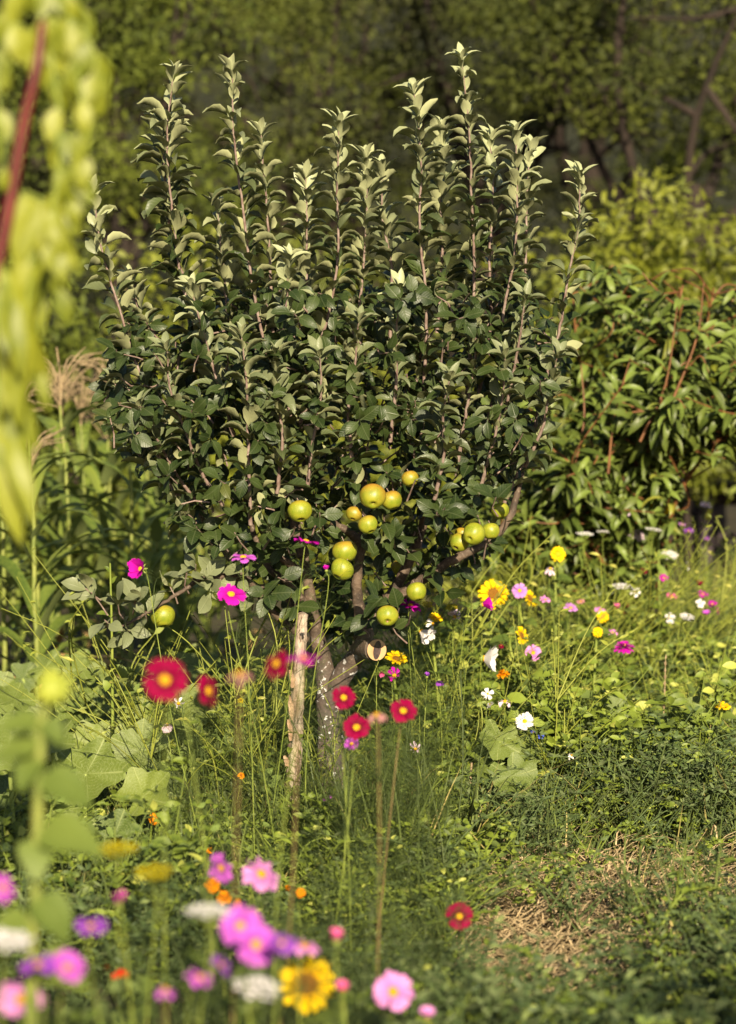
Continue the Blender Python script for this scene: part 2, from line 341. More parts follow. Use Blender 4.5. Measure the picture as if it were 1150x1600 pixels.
def trunk_mat():
    m, N, L = mat_new("apple bark with whitewash remains"); P = N["Principled BSDF"]; tc = N.new("ShaderNodeTexCoord"); vec = tc.outputs["Object"]
    sp = N.new("ShaderNodeSeparateXYZ"); L.new(vec, sp.inputs[0])
    n = noise(N, L, 22, 6, vec); fine = noise(N, L, 110, 4, vec)
    col = mixrgb(N, L, ramp(N, L, n, 0.32, 0.68), (0.036, 0.024, 0.017), (0.125, 0.085, 0.058))
    col = mixrgb(N, L, mth(N, L, 'MULTIPLY', ramp(N, L, fine, 0.55, 0.7), 0.5), col, (0.24, 0.185, 0.14))
    low = mth(N, L, 'SUBTRACT', 1.0, ramp(N, L, sp.outputs[2], 0.45, 0.62))
    fl = mth(N, L, 'MULTIPLY', ramp(N, L, noise(N, L, 55, 10, vec), 0.56, 0.585), ramp(N, L, noise(N, L, 20, 2, vec), 0.50, 0.56))
    col = mixrgb(N, L, mth(N, L, 'MULTIPLY', low, 0.18), col, (0.15, 0.14, 0.155))
    col = mixrgb(N, L, mth(N, L, 'MULTIPLY', mth(N, L, 'MULTIPLY', low, fl), 0.95), col, (0.80, 0.80, 0.80))
    L.new(col, P.inputs["Base Color"]); P.inputs["Roughness"].default_value = 0.75
    bp = N.new("ShaderNodeBump"); bp.inputs["Strength"].default_value = 0.8; bp.inputs["Distance"].default_value = 0.006
    L.new(mth(N, L, 'ADD', n, mth(N, L, 'MULTIPLY', fine, 0.5)), bp.inputs["Height"]); L.new(bp.outputs[0], P.inputs["Normal"])
    return m
M['trunk'] = trunk_mat()
def stake_mat():
    m, N, L = mat_new("peeling stake wood"); P = N["Principled BSDF"]; tc = N.new("ShaderNodeTexCoord")
    mp = N.new("ShaderNodeMapping"); mp.inputs["Scale"].default_value = (1, 1, 0.13); L.new(tc.outputs["Object"], mp.inputs[0])
    n = noise(N, L, 55, 6, mp.outputs[0]); n2 = noise(N, L, 140, 4, mp.outputs[0])
    col = mixrgb(N, L, ramp(N, L, n, 0.38, 0.66), (0.44, 0.36, 0.285), (0.20, 0.135, 0.09))
    col = mixrgb(N, L, mth(N, L, 'MULTIPLY', ramp(N, L, n2, 0.56, 0.64), 0.8), col, (0.09, 0.05, 0.035))
    L.new(col, P.inputs["Base Color"]); P.inputs["Roughness"].default_value = 0.85
    bp = N.new("ShaderNodeBump"); bp.inputs["Strength"].default_value = 0.9; bp.inputs["Distance"].default_value = 0.006
    L.new(mth(N, L, 'SUBTRACT', n, n2), bp.inputs["Height"]); L.new(bp.outputs[0], P.inputs["Normal"])
    return m
M['stake'] = stake_mat()
M['bark_flap'] = plain("curling bark", (0.20, 0.11, 0.06), (0.48, 0.34, 0.22), 0.9, 60, 0.6, (1, 1, 0.2))
M['cut_wood'] = plain("sawn end grain", (0.42, 0.24, 0.11), (0.58, 0.38, 0.20), 0.8, 30, 0.3)
M['cut_shadow'] = plain("painted shadow on cut wood", (0.035, 0.022, 0.024), (0.085, 0.055, 0.05), 0.9, 80, 0.6)  # dark tone of the shadow painted on the cut face

# ================================================================== THE SETTING
def ground_z(x, y):
    return 0.03 * np.sin(1.3 * x + 0.5) * np.sin(0.9 * y) + 0.012 * np.sin(5 * x) * np.sin(4.1 * y + 1)
def sheet(name, xs, ys, zf, mat):
    X, Y = np.meshgrid(xs, ys); Z = zf(X, Y); n, m = X.shape
    i = np.arange(n - 1)[:, None] * m + np.arange(m - 1)[None]
    F = np.stack([i, i + 1, i + m + 1, i + m], -1).reshape(-1, 4)
    g = Geo(); g.add(np.stack([X, Y, Z], -1).reshape(-1, 3), F)
    return tag(link(name, g.mesh(name, mat)), kind="structure")
sheet("ground", np.concatenate([np.linspace(-60, -4, 30), np.linspace(-3.8, 3.8, 90), np.linspace(4, 60, 30)]),
      np.concatenate([np.linspace(-40, 2, 20), np.linspace(2.2, 14, 120), np.linspace(14.5, 31, 20)]), ground_z, M['soil'])
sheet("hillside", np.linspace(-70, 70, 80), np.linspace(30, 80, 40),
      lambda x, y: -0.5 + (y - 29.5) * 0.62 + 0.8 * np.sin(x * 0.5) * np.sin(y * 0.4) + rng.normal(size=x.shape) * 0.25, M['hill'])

def bushy(g, centres, radii, per, tpls, size, flat=0.6, up=(.12, -.75, .75), spread=0.5):
    """Clumps of leaves: around every centre a flattened puff of PER leaves."""
    C = np.repeat(centres, per, 0); r = np.repeat(radii, per); n = len(C)
    off = norm(rng.normal(size=(n, 3))) * (U(0, 1, n) ** 0.45)[:, None] * r[:, None]; off[:, 2] *= flat
    P = C + off; D = norm(off + rng.normal(size=(n, 3)) * 0.5 * r[:, None] + 1e-6)
    UP = np.array(up) + rng.normal(size=(n, 3)) * spread
    hue = np.clip(np.repeat(U(0, 1, len(centres)) ** 1.5, per) * 0.8 + U(0, 0.2, n), 0, 0.95)
    return place(g, tpls, P, D, UP, U(0.7, 1.25, n) * size, hue)
T_tree = [leaf_tpl(1, 0.5, 2, d, 0.25, petiole=0) for d in (15, 45)]
T_slim = [leaf_tpl(1, 0.3, 3, d, 0.25, petiole=0) for d in (20, 55)]

def tree(name, label, x, y, height, spread, mat, n_clump, low=1.0, trunk_r=0.16, lean=0.0, forks=4, depth=1.2, leaf=0.075, per=70, gap=0.42):
    t = thing(name, (x, y, ground_z(x, y)), label, "tree", "trees along the edge of the wood")
    g = Geo(); top = np.array([x + lean, y, height * 0.45])
    P = smooth_path([(x, y, -0.1), (x + lean * 0.25 + U(-.1, .1), y, height * 0.15), (x + lean * 0.6, y + U(-.1, .1), height * 0.3), top])
    tube(g, P, [trunk_r * 1.3, trunk_r, trunk_r * 0.85, trunk_r * 0.6], 10, rough=0.06)
    link("trunk", g.mesh("trunk", M['bark_dark']), t)
    tips = []
    for k in range(forks):
        a = k / forks * 6.283 + U(-.5, .5); b0 = P[int(len(P) * U(0.45, 0.95))]
        e = np.array([x + lean + math.cos(a) * spread * U(.5, .85), y + math.sin(a) * depth * U(.4, .8), height * U(.5, .95)])
        q = smooth_path([b0, (b0 + e) / 2 + rng.normal(size=3) * 0.18 * spread * 0.5, e]); g = Geo()
        tube(g, q, [trunk_r * 0.30, trunk_r * 0.05], 7, rough=0.05)
        for j in range(5):
            s = q[int(len(q) * U(.35, .95))]; tip = s + rng.normal(size=3) * np.array([.45, .45, .35]) * spread * .4
            tube(g, smooth_path([s, (s + tip) / 2 + rng.normal(size=3) * .06, tip], 4), [trunk_r * .16, trunk_r * .04], 5)
            tips.append(tip)
        link("limb", g.mesh("limb", M['bark_dark']), t)
    d = norm(rng.normal(size=(n_clump, 3))) * (U(0, 1, n_clump) ** gap)[:, None]
    C = np.array([x + lean, y, (height + low) / 2]) + d * np.array([spread, depth, (height - low) / 2])
    C = C[:int(n_clump * .7)]; n_ = len(C); rr = U(.22, .62, n_)
    g = Geo(); bushy(g, C, rr, int(per * 3.2), T_tree, leaf * .78, flat=.55)
    link("crown", g.mesh("crown", M[mat]), t)
    return t
def shrub(name, label, x, y, h, rx, ry, mat, n, leaf=0.06, per=70, tp=None, group=None, puff=(0.14, 0.32), low=0.0):
    t = thing(name, (x, y, ground_z(x, y)), label, "shrub", group); g = Geo()
    for k in range(7):
        e = np.array([x + U(-.7, .7) * rx, y + U(-.5, .5) * ry, h * U(.6, .95)])
        tube(g, smooth_path([(x + U(-.15, .15), y + U(-.1, .1), -.05), (x + (e[0] - x) * .4, (y + e[1]) / 2, h * .4), e]), [.03, .008], 6)
    link("branches", g.mesh("branches", M['bark_dark']), t)
    d = norm(rng.normal(size=(n, 3))) * (U(0, 1, n) ** 0.4)[:, None]; d[:, 2] = np.abs(d[:, 2]) * 2 - 1
    C = np.array([x, y, low + (h - low) * 0.52]) + d * np.array([rx, ry, (h - low) * 0.48]); g = Geo()
    bushy(g, C, U(*puff, n), per, tp or T_tree, leaf, flat=1.0)
    link("foliage", g.mesh("foliage", M[mat]), t); return t

# the wood behind the garden
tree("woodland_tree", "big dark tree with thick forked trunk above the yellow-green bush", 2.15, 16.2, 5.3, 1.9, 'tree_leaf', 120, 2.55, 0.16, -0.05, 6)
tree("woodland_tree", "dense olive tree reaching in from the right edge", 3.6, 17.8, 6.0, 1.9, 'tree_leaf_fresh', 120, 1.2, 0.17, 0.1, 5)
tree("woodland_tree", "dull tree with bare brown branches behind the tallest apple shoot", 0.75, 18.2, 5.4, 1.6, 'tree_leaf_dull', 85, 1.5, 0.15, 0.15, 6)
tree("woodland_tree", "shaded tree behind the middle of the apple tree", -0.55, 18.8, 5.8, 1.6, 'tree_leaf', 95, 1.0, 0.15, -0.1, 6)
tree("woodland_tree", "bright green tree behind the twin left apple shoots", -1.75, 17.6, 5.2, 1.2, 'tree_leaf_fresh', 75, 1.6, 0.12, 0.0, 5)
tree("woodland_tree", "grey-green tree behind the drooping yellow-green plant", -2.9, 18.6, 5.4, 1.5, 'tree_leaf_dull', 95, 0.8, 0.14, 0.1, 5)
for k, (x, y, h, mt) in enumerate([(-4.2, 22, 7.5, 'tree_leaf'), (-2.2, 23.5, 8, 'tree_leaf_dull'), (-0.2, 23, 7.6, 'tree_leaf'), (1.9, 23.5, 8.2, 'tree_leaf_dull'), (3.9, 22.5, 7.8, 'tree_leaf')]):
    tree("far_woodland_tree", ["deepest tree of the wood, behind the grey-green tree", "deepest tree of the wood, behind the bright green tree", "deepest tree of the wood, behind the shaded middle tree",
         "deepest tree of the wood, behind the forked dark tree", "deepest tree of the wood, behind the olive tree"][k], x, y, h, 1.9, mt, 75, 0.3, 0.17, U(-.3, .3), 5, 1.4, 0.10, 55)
G2 = "bushes between garden and wood"
shrub("bush", "tall yellow-green bush below the forked dark tree", 1.62, 13.2, 2.2, 0.8, 0.6, 'shrub_leaf', 150, 0.075, group=G2, tp=T_slim, low=0.7)
shrub("bush", "yellow-green bush at the right edge above the peach tree", 2.45, 12.8, 2.12, 0.7, 0.6, 'shrub_leaf', 130, 0.075, group=G2, tp=T_slim, low=0.95)
shrub("bush", "lower yellow-green bush behind the rightmost apple shoot", 0.72, 13.6, 1.75, 0.6, 0.5, 'shrub_leaf', 70, 0.07, group=G2)
shrub("bush", "yellow-green bush showing between the middle apple shoots", -0.25, 13.8, 1.9, 0.6, 0.5, 'shrub_leaf', 70, 0.07, group=G2)
shrub("bush", "bright green bush behind the two left apple shoots", -1.05, 13.4, 1.95, 0.5, 0.5, 'shrub_leaf', 60, 0.07, group=G2)
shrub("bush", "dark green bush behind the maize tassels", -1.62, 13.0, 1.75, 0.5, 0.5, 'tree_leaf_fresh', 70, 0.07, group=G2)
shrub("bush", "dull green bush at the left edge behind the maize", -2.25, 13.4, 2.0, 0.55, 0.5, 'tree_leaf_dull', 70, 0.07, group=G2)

# outside the picture: an unseen bush, added to shade the herbs in the lower right
shrub("bush", "tall dark unseen bush added behind the photographer to shade the herbs", 1.72, -1.0, 2.9, 0.80, 0.5, 'tree_leaf', 300, 0.09, 70, group="unseen bushes added for shade behind the photographer")

# ------------------------------------------------------------------ bench at the right
def bench():
    b = W(1128, 870, 13.9); x0, y0 = b[0] - 0.14, 13.9
    t = thing("garden_bench", (x0, y0, 0), "weathered mauve wooden bench darkened for shade at the right edge", "bench")
    for name, lo, hi in (("seat", (0, -.15, .545), (1.4, .22, .60)), ("apron", (.072, .10, .46), (1.298, .14, .543)), ("lower_rail", (.072, -.12, .25), (1.298, -.08, .32)),
                         ("leg", (.0, -.13, -.05), (.07, -.065, .543)), ("leg", (1.3, -.13, -.05), (1.37, -.065, .543)), ("leg", (.0, .18, -.05), (.07, .238, .543)), ("leg", (1.3, .18, -.05), (1.37, .238, .543))):
        g = Geo(); box(g, np.array(lo) + (x0, y0, 0), np.array(hi) + (x0, y0, 0)); link(name, g.mesh(name, M['bench_wood_shaded'], False), t)
    t = thing("crate", (x0 - .35, y0 + .3, 0), "faded dark red crate beside the bench, half hidden by flowers", "crate")
    for name, lo, hi in (("body", (0, 0, -.02), (.30, .3, .36)), ("slat", (-.01, -.012, .05), (.31, -.002, .13)), ("slat", (-.01, -.012, .20), (.31, -.002, .30))):
        g = Geo(); box(g, np.array(lo) + (x0 - .38, y0 + .3, 0), np.array(hi) + (x0 - .38, y0 + .3, 0)); link(name, g.mesh(name, M['crate_red'], False), t)
bench()

# ================================================================== APPLE TREE
T_app = [leaf_tpl(1, w_, 6, d, f, 0.8, 0.85, 0.2, wv, ph) for w_, d, f, wv, ph in
         ((.52, 60, .80, .03, 0), (.54, 45, .65, .035, 1), (.46, 78, .90, .03, 2), (.56, 30, .55, .04, 3), (.50, 66, 1.0, .03, 4), (.42, 52, .75, .03, 5), (.48, 15, .7, .04, 6), (.52, 95, .8, .03, 7))]
T_app_flat = [leaf_tpl(1, w_, 6, d, f, 0.8, 0.8, 0.16, wv, ph) for w_, d, f, wv, ph in ((.54, 30, .18, .03, 0), (.50, 45, .30, .03, 2), (.58, 20, .12, .035, 4), (.48, 60, .4, .02, 1))]
T_tip = [leaf_tpl(1, .40, 5, d, .6, 0.8, 0.9, 0.1, .0, 0) for d in (35, 60, 20)]
TX = W(520, 1300, 7.0)
apple_tree = thing("apple_tree", (TX[0], 7.0, 0), "young apple tree with upright leafy shoots and green apples", "tree")
APPLES = [  # px, py, depth, diameter px, calyx direction, label
    (583, 776, 6.56, 40, (0.0, -.75, -.62), "largest apple, high in the middle above a pair of apples"),
    (612, 782, 6.64, 33, (.3, -.3, -.9), "apple tucked behind the largest apple, half under a leaf"),
    (553, 803, 6.62, 25, (-.2, -.5, -.7), "small orange-flushed apple just below the largest apple"),
    (575, 820, 6.56, 30, (.35, -.45, -.8), "round green apple hanging below the small orange-flushed one"),
    (539, 862, 6.70, 38, (.1, -.25, -.95), "upper apple of the touching pair beside the thin upright limb"),
    (534, 890, 6.66, 36, (-.5, -.45, -.75), "lower apple of the touching pair beside the thin upright limb"),
    (469, 799, 6.60, 37, (.1, -.5, -.8), "green apple half covered by leaves above the magenta flower"),
    (641, 748, 6.62, 26, (.2, -.4, -.9), "topmost apple, pale green and partly behind leaves"),
    (605, 963, 6.60, 34, (.02, -.82, -.50), "lowest apple on the tree, orange topped above the sawn stub"),
    (717, 848, 6.62, 30, (-.45, -.6, -.65), "smaller green apple at the front of the right-hand cluster"),
    (740, 835, 6.57, 35, (-.45, -.75, -.42), "biggest apple of the right-hand cluster"),
    (767, 830, 6.63, 27, (.1, -.3, -.95), "pale apple on the outer side of the right-hand cluster"),
    (782, 798, 6.66, 28, (.2, -.3, -.9), "apple half under curled leaves above the right-hand cluster"),
    (722, 834, 6.67, 22, (0, -.3, -.95), "small yellow apple at the back of the right-hand cluster"),
    (651, 925, 6.88, 31, (.2, -.4, -.9), "green apple peeping out under the low right limb"),
    (628, 887, 7.10, 32, (.2, -.4, -.9), "shaded apple behind the forked right limb"),
    (255, 963, 6.75, 38, (.1, -.35, -.9), "lone apple on the low drooping branch"),
]
AP = np.array([W(a[0], a[1], a[2]) for a in APPLES]); AR = np.array([a[3] * a[2] / FPX / 2 for a in APPLES])
def clear_of_apples(P, ext=1.0):
    """Leaves that would sit inside an apple or hang right in front of its sunlit face are not grown."""
    ok = np.ones(len(P), bool)
    for c, r in zip(AP, AR):
        d = P - c
        ok &= ~((np.hypot(d[:, 0], d[:, 2] + 0.01) < r * 1.02 + 0.022 * ext) & (d[:, 1] < r * 0.9) & (d[:, 1] > -0.5))
    return ok
MB = M['trunk']
def limb(pts, rad, name="limb", k=9, parent=apple_tree):
    g = Geo(); P = smooth_path([W(*p) for p in pts], 7); P = P + rng.normal(size=P.shape) * 0.0012
    tube(g, P, rad, k, rough=0.045); return link(name, g.mesh(name, MB), parent), P
g = Geo()
P = smooth_path([(TX[0] + .004, 7.0, -.06), W(520, 1250, 7.0), W(517, 1170, 7.0), W(514, 1100, 7.0), W(508, 1050, 6.99), W(494, 985, 6.97), W(484, 930, 6.96), W(475, 868, 6.95)], 8)
tube(g, P, [.047, .041, .038, .037, .029, .020, .016, .013], 14, rough=0.06)
link("trunk", g.mesh("trunk", MB), apple_tree)
limb_r, _ = limb([(516, 1110, 7.0), (530, 1065, 6.97), (556, 1025, 6.93), (570, 995, 6.92), (560, 945, 6.9), (558, 900, 6.88), (566, 850, 6.87)], [.034, .031, .028, .023, .016, .014, .013])
limb([(566, 852, 6.87), (545, 832, 6.85), (518, 815, 6.83)], [.015, .012, .008])
limb([(565, 852, 6.87), (572, 800, 6.95), (560, 700, 7.0)], [.015, .013, .009])
limb([(562, 1000, 6.95), (600, 950, 7.02), (630, 895, 7.02), (655, 838, 7.0), (672, 770, 6.98)], [.024, .019, .016, .014, .010])
limb([(600, 950, 7.02), (650, 912, 6.98), (710, 874, 6.95), (765, 845, 6.95), (800, 800, 6.95), (822, 700, 6.98)], [.018, .015, .013, .012, .010, .007])
limb([(490, 960, 6.97), (455, 915, 6.93), (418, 885, 6.95), (395, 830, 7.0), (380, 760, 7.0)], [.012, .010, .009, .008, .006])
limb([(500, 1000, 7.0), (440, 925, 7.05), (395, 912, 7.05), (340, 850, 7.05), (300, 780, 7.0)], [.012, .010, .009, .007, .006])
limb([(480, 900, 6.96), (450, 880, 6.85), (425, 860, 6.85), (405, 820, 6.8)], [.012, .011, .010, .007])
limb([(475, 870, 6.95), (460, 800, 6.98), (480, 720, 7.0), (510, 640, 7.0)], [.018, .014, .011, .008])
low_limb, low_P = limb([(478, 1000, 6.98), (430, 960, 6.92), (380, 905, 6.85), (315, 905, 6.78), (290, 920, 6.76), (250, 945, 6.72), (205, 972, 6.68), (175, 985, 6.66)], [.013, .011, .010, .008, .006, .005, .004, .003], k=6)
# the sawn stub, a cast shadow painted dark on its cut face
c = W(585, 1015, 6.80); ax = norm(np.array([0.42, -0.88, 0.05])); rr = 0.030
g = Geo(); tube(g, [W(562, 1012, 6.92), c - ax * 0.035, c], [0.024, 0.030, 0.031], 18, rough=0.02)
stub = link("sawn_stub", g.mesh("sawn_stub", MB), limb_r)
g = Geo(); e1 = norm(np.cross(ax, [0, 0, 1.0])); e2 = np.cross(ax, e1)
def disc(g, c, r0, r1, rnd, n=28, lump=0.0, ph=0.0):
    a = np.linspace(0, 6.283, n, endpoint=False); f = 1 + lump * np.sin(2 * a + ph) + lump * .5 * np.sin(5 * a)
    V = np.vstack([c + (e1 * np.cos(a)[:, None] + e2 * np.sin(a)[:, None]) * r1 * f[:, None], [c]])
    return g.add(V, np.array([[i, (i + 1) % n, n] for i in range(n)]), rnd)
disc(g, c + ax * 0.0155, 0, rr * 0.98, .5); o = link("cut_face", g.mesh("cut_face", M['cut_wood'], False), limb_r)
g = Geo(); a = np.linspace(0, 6.283, 24, endpoint=False)
V = np.vstack([c + ax * 0.018 + (e1 * (np.cos(a) * .0115 + .004 * np.sin(a))[:, None] + e2 * (np.sin(a) * .026)[:, None]), [c + ax * 0.018]])
g.add(V, np.array([[i, (i + 1) % 24, 24] for i in range(24)])); link("painted_shadow", g.mesh("painted_shadow", M['cut_shadow'], False), limb_r)

def leaves_on_shoot(P, length, g, size=0.09, node=0.0125, tip=True, start=0.0, pale=0.65):
    T, Nn, B = frames(P); seg = np.concatenate([[0], np.cumsum(np.linalg.norm(np.diff(P, axis=0), axis=1))]); Lt = seg[-1]
    s = np.arange(Lt * start + U(0, .02), Lt - 0.012, node); n = len(s)
    if n == 0: return
    s = s + rng.normal(size=n) * 0.006
    def at_(a): return np.stack([np.interp(s, seg, a[:, k]) for k in range(3)], 1)
    p, t, nn, bb = at_(P), norm(at_(T)), norm(at_(Nn)), norm(at_(B))
    ang = np.arange(n) * 2.399 + U(0, 6.28) + rng.normal(size=n) * 0.45
    rad = nn * np.cos(ang)[:, None] + bb * np.sin(ang)[:, None]
    f = np.clip((Lt - s) / 0.30, 0, 1)                      # 0 at the tip
    el = R(66) - R(24) * f + rng.normal(size=n) * 0.26
    el = np.where(Lt - s < 0.03, R(60), el)
    D = rad * np.cos(el)[:, None] + t * np.sin(el)[:, None]
    UPv = t * 0.9 + np.array([0, 0, .6]) + rng.normal(size=(n, 3)) * 0.42
    S = size * (0.88 + 0.18 * np.clip(f * 1.6, 0, 1)) * U(.72, 1.2, n)
    age = np.clip(1 - (Lt - s) / 0.42, 0, 1) ** 1.4 * pale
    ok = clear_of_apples(p + D * S[:, None] * 0.6) & (U(0, 1, n) > .1)
    young = Lt - s < 0.035
    for m, tp in ((ok & ~young, T_app), (ok & young, T_tip)):
        place(g, tp, p[m], D[m], UPv[m], S[m], U(0, .95, n)[m], age[m])
    if tip:
        for k in range(6):
            a = k * 2.4 + U(-.4, .4); d = norm(T[-1] + (.12 + .2 * k) * (Nn[-1] * math.cos(a) + B[-1] * math.sin(a)))
            place(g, T_tip, [P[-1]], [d], [-(Nn[-1] * math.cos(a) + B[-1] * math.sin(a))], U(.046, .060) + .004 * k, np.array([U(.2, .7)]), pale * .97)

SHOOTS = [  # (tip ... base in photo pixels), depth at tip, depth at base
    ([(270, 120), (266, 220), (272, 330), (290, 450), (325, 570), (360, 680)], 6.85, 7.0),
    ([(252, 195), (262, 300), (280, 400), (315, 500)], 6.95, 7.05),
    ([(363, 112), (368, 210), (378, 320), (395, 450), (412, 560), (425, 660)], 6.75, 6.95),
    ([(408, 212), (410, 300), (418, 400), (430, 520), (440, 640)], 6.9, 7.0),
    ([(147, 303), (158, 380), (185, 480), (222, 580), (280, 690), (330, 770)], 6.9, 7.0),
    ([(205, 440), (225, 500), (255, 570), (300, 650)], 7.1, 7.1),
    ([(478, 280), (474, 360), (480, 450), (492, 560), (500, 650)], 7.0, 7.05),
    ([(530, 197), (528, 290), (524, 400), (508, 500), (480, 590), (462, 690)], 6.72, 6.9),
    ([(572, 250), (574, 340), (568, 440), (552, 550), (540, 650)], 6.9, 7.0),
    ([(648, 148), (653, 250), (654, 360), (664, 470), (668, 570), (660, 680)], 6.75, 6.95),
    ([(722, 97), (727, 200), (732, 310), (738, 420), (740, 530), (730, 640)], 6.8, 7.0),
    ([(690, 205), (692, 300), (690, 400), (684, 520)], 7.0, 7.05),
    ([(767, 222), (768, 310), (770, 410), (764, 520), (750, 620)], 6.95, 7.0),
    ([(806, 212), (806, 300), (802, 400), (790, 500), (776, 590), (760, 680)], 6.7, 6.9),
    ([(828, 235), (826, 330), (824, 420), (814, 520), (800, 620)], 6.95, 7.0),
    ([(905, 280), (902, 350), (893, 430), (876, 520), (855, 600), (830, 690)], 6.8, 6.95),
    ([(378, 528), (384, 590), (390, 660), (388, 740), (386, 820)], 6.52, 6.65),
    ([(262, 550), (272, 610), (292, 680), (320, 740), (350, 790)], 6.55, 6.72),
    ([(702, 596), (697, 650), (688, 710), (676, 780)], 6.5, 6.66),
    ([(184, 668), (205, 700), (240, 740), (285, 775)], 6.8, 6.9),
    ([(180, 600), (205, 640), (240, 680), (290, 730)], 7.0, 7.0),
    ([(340, 330), (345, 400), (355, 480), (370, 580)], 7.1, 7.1),
    ([(452, 410), (450, 480), (450, 560), (452, 650)], 6.7, 6.85),
    ([(598, 270), (602, 340), (608, 430), (612, 560)], 7.05, 7.1),
    ([(625, 455), (622, 520), (618, 600), (612, 690)], 6.62, 6.75),
    ([(560, 505), (556, 570), (550, 640), (545, 720)], 6.58, 6.7),
    ([(300, 455), (312, 520), (335, 600), (365, 690)], 6.72, 6.85),
    ([(870, 560), (862, 610), (842, 670), (815, 730)], 6.66, 6.8),
    ([(740, 490), (738, 560), (730, 640), (715, 720)], 6.6, 6.75),
    ([(820, 470), (812, 540), (800, 620), (780, 700)], 6.62, 6.8),
    ([(240, 690), (262, 745), (290, 800), (330, 840)], 6.7, 6.85),
    ([(500, 560), (498, 620), (492, 690), (486, 760)], 6.55, 6.68),
    ([(430, 560), (436, 620), (436, 690), (430, 770)], 6.6, 6.7),
    ([(220, 640), (245, 690), (280, 750), (325, 800)], 6.62, 6.8),
    ([(790, 560), (782, 630), (768, 700), (745, 770)], 6.58, 6.75),
    ([(660, 480), (655, 560), (648, 640), (640, 710)], 6.9, 6.95),
    ([(850, 640), (836, 690), (812, 740), (790, 790)], 6.9, 6.95),
]
for pts, y0, y1 in SHOOTS:
    n = len(pts); px = [(p[0] + (U(-6, 6) if i else 0), p[1], y0 + (y1 - y0) * i / (n - 1)) for i, p in enumerate(pts)]
    P = smooth_path([W(*p) for p in px[::-1]], 8); L_ = np.linalg.norm(np.diff(P, axis=0), axis=1).sum()
    P = P + rng.normal(size=P.shape) * 0.0008
    g = Geo(); tube(g, P, [.0062, .0045, .0034, .0018], 6)
    s_o = link("shoot", g.mesh("shoot", M['shoot_bark']), apple_tree)
    g = Geo(); tall = pts[0][1] < 460
    vig = U(.86, 1.14); leaves_on_shoot(P, L_, g, (0.079 if tall else 0.072) * vig, (0.0088 if tall else 0.0110) * U(.85, 1.25), pale=0.8 if tall else 0.35)
    link("shoot_foliage", g.mesh("shoot_foliage", M['apple_leaf']), s_o)
def in_poly(x, y, poly):
    poly = np.array(poly, float); ins = np.zeros(len(x), bool); j = len(poly) - 1
    for i in range(len(poly)):
        xi, yi = poly[i]; xj, yj = poly[j]
        ins ^= ((yi > y) != (yj > y)) & (x < (xj - xi) * (y - yi) / (yj - yi + 1e-9) + xi); j = i
    return ins
def rosettes(g, gt, P, A, nl=(4, 7), size=0.063, el=26, age=0.0):
    """Spur leaves: at each point a short twig and a whorl of leaves round its axis."""
    for p, a in zip(P, A):
        a = a / np.linalg.norm(a); n = rng.integers(*nl); x = np.cross(a, [.2, .3, .9]); x /= np.linalg.norm(x); y = np.cross(a, x)
        th = np.arange(n) * 2.399 + U(0, 6.28); e = R(el) + rng.normal(size=n) * 0.5; th = th + rng.normal(size=n) * .5; a = a + rng.normal(size=3) * .1
        D = (x * np.cos(th)[:, None] + y * np.sin(th)[:, None]) * np.cos(e)[:, None] + a * np.sin(e)[:, None] + [0, 0, -.18]
        Q = p + np.arange(n)[:, None] * a * 0.004; S = U(.7, 1.15, n) * size
        ok = clear_of_apples(Q + norm(D) * S[:, None] * .6)
        if gt is not None: tube(gt, [p - a * 0.05 + rng.normal(size=3) * .01, p - a * .02, p + a * .02], [.003, .0025, .002], 4, cap=False)
        place(g, T_app_flat, Q[ok], D[ok], (a + SUNUP * .25 + rng.normal(size=(n, 3)) * .45)[ok], S[ok], U(0, .964, n)[ok], age)
CROWN = [(170, 560), (215, 500), (300, 470), (470, 450), (600, 460), (760, 450), (870, 500), (880, 560), (852, 640), (845, 690), (800, 745), (800, 800), (705, 815), (690, 838), (600, 845), (440, 850), (400, 850), (300, 848), (255, 800), (225, 735), (175, 680)]
def sample_poly(poly, n):
    xs, ys = [p[0] for p in poly], [p[1] for p in poly]; X, Y = U(min(xs), max(xs), n * 3), U(min(ys), max(ys), n * 3)
    m = in_poly(X, Y, poly); return X[m][:n], Y[m][:n]
g, gt = Geo(), Geo()
X, Yp = sample_poly(CROWN, 560); dep = 6.55 + 0.85 * U(0, 1, len(X)) ** 0.9
P = np.array([W(a, b, d) for a, b, d in zip(X, Yp, dep)])
A = np.stack([(P[:, 0] + .1) * 0.6, (P[:, 1] - 7.0) * 1.0 - 0.45, np.full(len(P), .62)], 1) + rng.normal(size=P.shape) * 0.38
rosettes(g, gt, P, A)
LOWP = [(300, 845), (420, 845), (470, 850), (600, 845), (700, 830), (800, 815), (770, 850), (690, 900), (640, 940), (610, 990), (540, 1000), (500, 990), (440, 960), (400, 900), (330, 870)]
X, Yp = sample_poly(LOWP, 85); dep = U(7.08, 7.42, len(X)); P = np.array([W(a, b, d) for a, b, d in zip(X, Yp, dep)])
rosettes(g, gt, P, np.stack([P[:, 0] * .4, np.full(len(P), -.5), np.full(len(P), .5)], 1) + rng.normal(size=P.shape) * .4)
